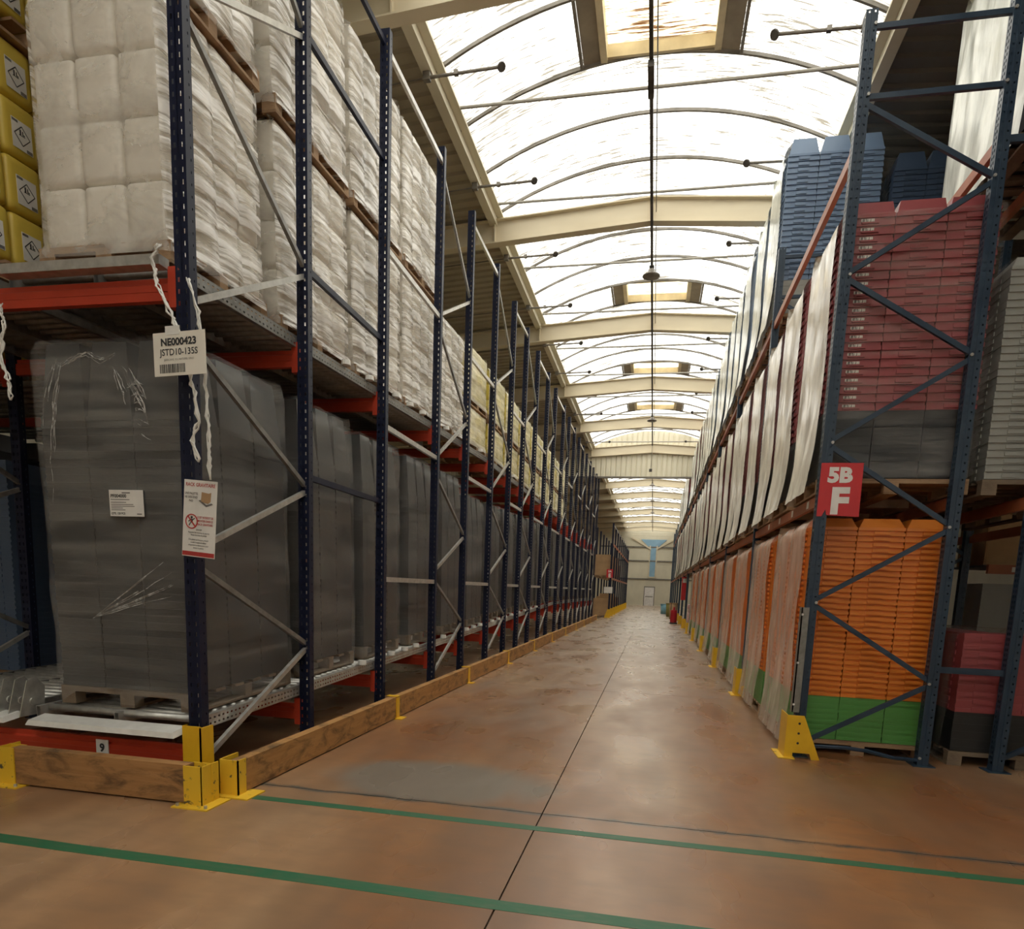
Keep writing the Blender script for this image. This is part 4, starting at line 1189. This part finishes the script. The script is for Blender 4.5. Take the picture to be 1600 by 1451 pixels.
def col_guard(x, y, first, kk):
    g = tag(empty('column_guard', (x, y, 0)), 'yellow column guard with bolt holes at the foot of the 5B F sign post' if first else ORD[kk] + ' yellow column guard along the orange-beam rack from the 5B F sign', 'guard', None if first else 'yellow column guards along the orange-beam rack')
    m = MB().box(-0.10, -0.09, -0.10, 0.22, 0.0, 0.44)
    m.prism([(-0.10, 0.0), (-0.02, 0.0), (-0.02, 0.06), (0.14, 0.06), (0.16, 0.0), (0.24, 0.0), (0.06, 0.44), (-0.10, 0.44)] if first else [(-0.10, 0), (0.20, 0), (0.06, 0.44), (-0.10, 0.44)], 'y', -0.105, -0.095)
    obj('shield', m, 'yellow_paint', g)
    if first:
        for z in (0.16, 0.26, 0.36): obj('bolt_hole', MB().cyl((0.02, -0.108, z), (0.02, -0.104, z), 0.012, 10), 'joint_dark', g)
    obj('base_plate', MB().box(-0.16, -0.055, -0.14, 0.26, 0, 0.010).box(-0.055, 0.0, -0.14, -0.04, 0, 0.010), 'yellow_worn', g)
for k, y in enumerate(RP[:9]): col_guard(XG, y - 0.02, k == 0, k)
ag = tag(empty('post_sleeve', (1.47, 7.10, 0.46)), 'dark grey upright protector strip on the post above the yellow column guard', 'guard')
obj('strip', MB().box(-0.02, 0.05, 0.0, 0.012, 0, 1.05).box(-0.02, -0.008, 0.0, 0.10, 0, 1.05), 'galv_dull', ag)
for z in (0.08, 0.50, 0.98): obj('bolt', MB().cyl((-0.01, -0.008, z), (-0.01, 0, z), 0.012, 8), 'sign_white', ag)

# ------------------------------------------------------------------ loads in the orange-beam rack
OR = [('crate_green', 8, 0.007), ('crate_orange', 30, 0.022)]
nb = 0
for b in range(5):
    for q, dy in enumerate((0.26, 2.34)):
        y = RP[b] + dy; nb += 1
        near = nb <= 2
        first = nb == 1
        r = crate_load('wrapped_crate_stack', 'orange crate stack on green crates on the floor behind the 5B F sign post' if first else ORD[nb - 1] + ' film-wrapped orange and green crate stack on the floor from the 5B F sign',
                       None if first else 'orange and green crate stacks on the floor level', (1.52, y, 0), 1.34, 1.66, OR, 0.0565, 0.12, nx=3, ny=3, side='L', near=near, topmat='crate_orange', near_pallet=nb <= 3)
        H = 0.144 + 38 * 0.0565 + 0.12
        add_film(r, 1.34, 1.66, H, 'film_peach_sheen', 'L', off=0.03, amp=0.025, seed=nb % 4, step=0.05 if near else 0.10, rows=36 if near else 18, zb=0.06, shoulder=0.12, flare=0.05)
        DM = 1.13
MR = [('crate_black', 8, 0.003), ('crate_maroon', 22, 0.017)]
for b in range(10):
    for q, dy in enumerate((0.16, 1.54, 2.90)):
        y = RP[b] + dy
        k = b * 3 + q
        near = k < 2
        bands = MR
        grp = 'maroon crate stacks on the middle level'
        lb = ORD[k] + ' film-wrapped stack on the middle level from the 5B F sign, maroon and black crates'
        if k == 0: lb, grp = 'tall maroon crate stack on black crates with white stickers above the orange crates', None
        if k in (13, 14, 22): bands, lb, grp = [('crate_navy', 8, 0.003), ('crate_blue', 22, 0.012)], ORD[k] + ' film-wrapped stack on the middle level from the 5B F sign, blue crates', 'blue crate stacks on the middle level'
        r = crate_load('wrapped_crate_stack', lb, grp, (1.50 + random.uniform(-.02, .03), y + random.uniform(0, .05) * (k > 0), 2.63), 1.34, DM, bands, 0.0785, 0.14, nx=3, ny=2, side='L', near=near, stickers=near and k == 0, near_pallet=k < 5, pmat_='pallet_wood', topw=0.02)
        H = 0.144 + 30 * 0.0785 + 0.10
        add_film(r, 1.34, DM, H, 'film_cream_sheen', 'L', off=0.035, amp=0.020, seed=k % 5, step=0.06 if k < 6 else 0.12, rows=36 if k < 6 else 16, zb=0.02, shoulder=0.10, flare=0.07)
        if k == 0: add_film(r, 1.34, DM, H, 'film_clear_front', 'F', off=0.022, amp=0.008, seed=2, step=0.08, rows=30, zb=0.15)
for b in range(1, 10):
    for q, dy in enumerate((0.16, 1.54, 2.90)):
        y = RP[b] + dy
        k = (b - 1) * 3 + q
        if 34.6 < y < 36.5: continue
        blue = k < 9
        bands = [('crate_grey', 6, 0.003), ('crate_blue', 22, 0.017)] if k == 0 else [('crate_navy', 6, 0.003), ('crate_blue' if blue else 'crate_maroon', 21, 0.012)]
        lb = 'tall pale blue crate stack on grey crates on the top level under the vault' if k == 0 else ORD[k] + ' film-wrapped stack on the top level along the aisle, %s crates' % ('blue' if blue else 'red')
        r = crate_load('wrapped_crate_stack', lb, None if k == 0 else ('blue' if blue else 'red') + ' crate stacks on the top level', (1.50 + random.uniform(-.02, .03), y + random.uniform(0, .05) * (k > 0), 5.73), 1.34, DM, bands, 0.078, 0.26, nx=3, ny=2, side='L', near=k == 0, near_pallet=k < 2, pmat_='pallet_wood', topw=0.05)
        H = 0.144 + (28 if k == 0 else 27) * 0.078 + 0.20
        add_film(r, 1.34, DM, H, 'film_pale_sheen', 'L', off=0.035, amp=0.020, seed=k % 5, step=0.06 if k < 3 else 0.12, rows=36 if k < 3 else 16, zb=0.02, shoulder=0.10, flare=0.06)
# back row
def back(label, x, y, z, bands, pitch, top, fmat, near, D=1.75, **kw):
    r = crate_load('wrapped_crate_stack', label, None, (x, y, z), 1.34, D, bands, pitch, top, nx=3, ny=3, side='L', near=near, pmat_='pallet_dark', **kw)
    H = 0.144 + sum(b[1] for b in bands) * pitch + (top or 0)
    add_film(r, 1.34, D, H, fmat, 'L', off=0.03, amp=0.03, seed=5, step=0.06, rows=34, zb=0.03, shoulder=0.10, flare=0.03)
    return r
back('wine red crate stack on black crates in creased film on the back row floor', 3.00, 7.32, 0, [('crate_black', 5, 0.003), ('crate_maroon', 10, 0.010)], 0.078, 0.0, 'film_clear', True, 1.5)
back('light grey crate stack in loose clear film on the back row middle level', 2.98, 7.32, 2.63, [('crate_grey', 28, 0.012)], 0.066, 0.12, 'film_clear', True)
back('green crate stack on black crates in pale film on the back row top level', 3.00, 7.32, 5.73, [('crate_black', 7, 0.003), ('crate_darkgreen', 21, 0.012)], 0.078, 0.10, 'film_pale_sheen', True, 1.95)
back('dark blue crate stack on the top level of the back row', 3.00, 11.5, 5.73, [('crate_navy', 26, 0.012)], 0.072, 0.26, 'film_clear', True, 1.6)
back('grey crate stack on the middle level of the back row in the second bay', 3.00, 11.5, 2.63, [('crate_grey', 26, 0.012)], 0.072, 0.2, 'film_clear', False, 1.6)
back('brown cardboard-coloured crate stack on the middle level of the back row behind the grey stack', 3.00, 9.3, 2.63, [('card_brown', 26, 0.003)], 0.072, 0.2, 'film_clear', False, 1.5)

# far rack beyond the back row, seen through the gap
frk = tag(empty('shelf_rack', (6.2, 11.0, 0)), 'dark far rack with a labelled orange shelf beam holding grey tubs and cartons', 'rack')
for x in (5.4, 6.9, 8.4):
    obj('post', MB().box(x - 6.2, x - 6.1, 0, 0.1, 0, 4.5), 'rack_teal', frk)
for z in (2.05, 0.9):
    obj('beam', MB().box(-1.5, 3.2, -0.02, 0.05, z, z + 0.13), 'beam_orange', frk)
obj('shelf', MB().box(-1.5, 3.2, 0.06, 1.3, 1.0, 1.03).box(-1.5, 3.2, 0.06, 1.3, 2.15, 2.18), 'galv_dull', frk)
for x in (-1.2, -1.0, -0.8, -0.6, -0.4, -0.2, 0, 0.2): obj('beam_label', MB().box(x, x + 0.07, -0.024, -0.02, 2.08, 2.15), 'paper', frk)
for i, x in enumerate((4.75, 5.25, 5.8, 6.35)):
    r = tag(empty('tub_stack', (x, 11.2, 1.03)), ORD[i] + ' nested grey tub stack from the gap on the dark far rack', 'tub stack', 'grey tub stacks on the far rack')
    for k in range(16):
        obj('tub', cached('tub', lambda m: crate_geo(m, 0, 0, 0, 0.42, 0.6, 0.055, 0.012, False), 'tub'), 'crate_grey', r, (0, 0, k * 0.055))
for i, x in enumerate((4.72, 5.85)):
    o = obj('carton', MB().box(0, 0.9, 0, 0.9, 0, 0.75).box(0.02, 0.22, -0.006, 0, 0, 0.75), 'crate_grey' if i else 'card_brown', None, (x, 11.2, 2.183))
    tag(o, ('wrapped grey carton' if i else 'brown carton') + ' on the labelled shelf of the dark far rack', 'carton')

# ------------------------------------------------------------------ 5B F sign
sg = tag(empty('aisle_sign', (1.505, 7.143, 2.39), (0, math.radians(0), 0)), 'red aisle sign with white 5B and F on the end post of the orange-beam rack', 'sign')
P = [(0.0, 0.0), (0.045, 0.0), (0.075, 0.07), (0.085, 0.015), (0.125, 0.01), (0.38, 0.0), (0.375, 0.50), (0.0, 0.50)]
obj('panel', MB().prism(P, 'y', -0.004, 0.0), 'sign_red', sg)
text(sg, '5B', 0.185, 'sign_white', (0.175, -0.006, 0.325), 0.010, 'CENTER', 1.1)
text(sg, 'F', 0.33, 'sign_white', (0.19, -0.006, 0.035), 0.016, 'CENTER', 1.05)

# ------------------------------------------------------------------ far end of the aisle
fr = tag(empty('carton_rack', (-2.45, 40.5, 0)), 'navy pallet rack with cartons beyond the end of the gravity rack', 'rack')
fp = MB().box(0, 0.1, 0, 0.1, 0, 5.5).mesh('post')
for k in range(10):
    y = 40.5 + 2.8 * k
    for x in (0.0, -1.15): obj('post', fp, 'rack_navy', fr, (x - 0.1, y - 40.5, 0))
    if k < 9:
        for z in (2.25, 4.25): obj('beam', MB().box(-0.06, -0.01, 0.1, 2.75, z, z + 0.12), 'beam_orange', fr, (0, y - 40.5, 0))
        obj('tie_bar', MB().bar((-0.03, 0.05, 5.4), (-0.03, 2.85, 5.4), 0.04, 0.06), 'galvanised', fr, (0, y - 40.5, 0))
    g = tag(empty('column_guard', (-2.45, y, 0)), ORD[k] + ' yellow column guard along the carton rack from the E sign', 'guard', 'yellow column guards along the carton rack')
    obj('shield', MB().prism([(-0.12, 0), (0.30, 0), (0.06, 0.5), (-0.1, 0.5)], 'x', 0.02, 0.03).prism([(-0.3, 0), (0.06, 0), (0.06, 0.5), (-0.12, 0.5)], 'y', -0.16, -0.15), 'yellow_paint', g)
    obj('base_plate', MB().box(0.005, 0.12, -0.2, 0.3, 0, 0.01), 'yellow_paint', g)
cr = random.Random(3)
for k in range(5):
    y = 40.7 + 2.8 * k
    for j, z in enumerate((0.0, 2.37)):
        h = cr.uniform(0.8, 1.5)
        r = tag(empty('carton', (-3.55, y, z)), ORD[k] + ' brown carton from the E sign ' + ('at floor level' if j == 0 else 'on the beam level') + ' of the carton rack', 'carton', 'brown cartons ' + ('on the floor' if j == 0 else 'on the beams'))
        obj('pallet', _pm('all', 1.0, 1.2), 'pallet_wood', r)
        obj('carton_body', MB().box(0.02, 0.98, 0.02, 1.18, 0.144, 0.144 + h), 'card_brown', r)
        obj('tape', MB().box(0.97, 0.985, 0.55, 0.62, 0.15, 0.146 + h).box(0.02, 0.985, 0.55, 0.62, 0.143 + h, 0.148 + h), 'can_lemon', r)
        obj('flap', MB().box(0.02, 0.98, 0.02, 0.04, 0.144 + h, 0.15 + h), 'card_brown', r)
s2 = tag(empty('aisle_sign', (-2.75, 40.499, 2.35)), 'red aisle sign with a white E on the carton rack end post', 'sign')
obj('panel', MB().box(0, 0.38, -0.005, 0, 0, 0.5), 'sign_red', s2)
text(s2, 'E', 0.30, 'sign_white', (0.19, -0.008, 0.03), 0.014, 'CENTER'); text(s2, '5A', 0.16, 'sign_white', (0.19, -0.008, 0.32), 0.008, 'CENTER')
s3 = tag(empty('notice_board', (-2.85, 40.499, 1.45)), 'blank white notice board under the E sign on the carton rack', 'sign')
obj('panel', MB().box(0, 0.50, -0.005, 0, 0, 0.36), 'paper_white', s3)
obj('edge', MB().box(-0.01, 0.51, -0.007, 0, -0.01, 0.0).box(-0.01, 0.51, -0.007, 0, 0.36, 0.37), 'arch_metal', s3)
# things on the floor under the far end of the orange-beam rack
def bin_(x, y, mat, label, cat, name, h=0.8, r=0.22):
    o = tag(empty(name, (x, y, 0)), label, cat)
    obj('body', MB().lathe([(0.0, 0), (r * .85, 0), (r, h), (r * .9, h), (r * 0.8, 0.05), (0, 0.05)], n=16).mesh('body', True), mat, o)
    obj('rim', MB().lathe([(r, h - .04), (r + .02, h - .04), (r + .02, h), (r, h)], n=16), mat, o)
bin_(0.95, 52.5, 'bin_blue', 'light blue waste bin standing in the aisle near the end wall', 'bin', 'waste_bin', 0.75, 0.3)
bin_(1.22, 47.3, 'olive', 'olive green drum beside the far rack posts', 'drum', 'steel_drum', 0.9, 0.28)
bin_(1.32, 42.8, 'card_brown', 'brown fibre drum beside the far rack posts', 'drum', 'fibre_drum', 1.0, 0.26)
ex = tag(empty('extinguisher_cabinet', (1.15, 36.2, 0)), 'red fire extinguisher cabinet standing at the aisle edge', 'extinguisher')
obj('body', MB().cyl((0, 0, 0.08), (0, 0, 0.72), 0.17, 16), 'red_plastic', ex)
obj('neck', MB().cyl((0, 0, 0.72), (0, 0, 0.88), 0.07, 12, 0.04), 'red_plastic', ex)
obj('cart', MB().box(-0.2, 0.2, -0.2, 0.2, 0.0, 0.08).bar((-0.15, 0.18, 0.05), (-0.15, 0.2, 1.1), 0.03, 0.03, (1, 0, 0)).bar((0.15, 0.18, 0.05), (0.15, 0.2, 1.1), 0.03, 0.03, (1, 0, 0)), 'dark_iron', ex)
fs = tag(empty('extinguisher_sign', (1.45, 36.54, 1.25)), 'tall red fire equipment sign board on a rack post', 'sign')
obj('panel', MB().box(0, 0.30, -0.02, 0, 0, 1.2), 'sign_red', fs)
obj('mark', MB().box(0.05, 0.25, -0.025, -0.02, 0.9, 1.12), 'sign_white', fs)
for k in range(3):
    y = 28.45 + 1.27 * k
    r = tag(empty('bag_pallet', (1.62, y, 0)), ORD[k] + ' pallet of red and white bags on the floor past the orange stacks', 'bag stack', 'bag pallets on the floor level')
    obj('pallet', _pm('all', 1.0, 1.15), 'pallet_wood', r)
    for j in range(5):
        for i in range(2):
            obj('bag', can_mesh(0.50, 1.1, 0.20), 'bag_pink', r, (0.25 + i * 0.5 + cr.uniform(-.03, .03), 0.57, 0.25 + j * 0.19))

print('objects', len(bpy.data.objects), 'tris', sum(len(m.polygons) for m in bpy.data.meshes) * 2)
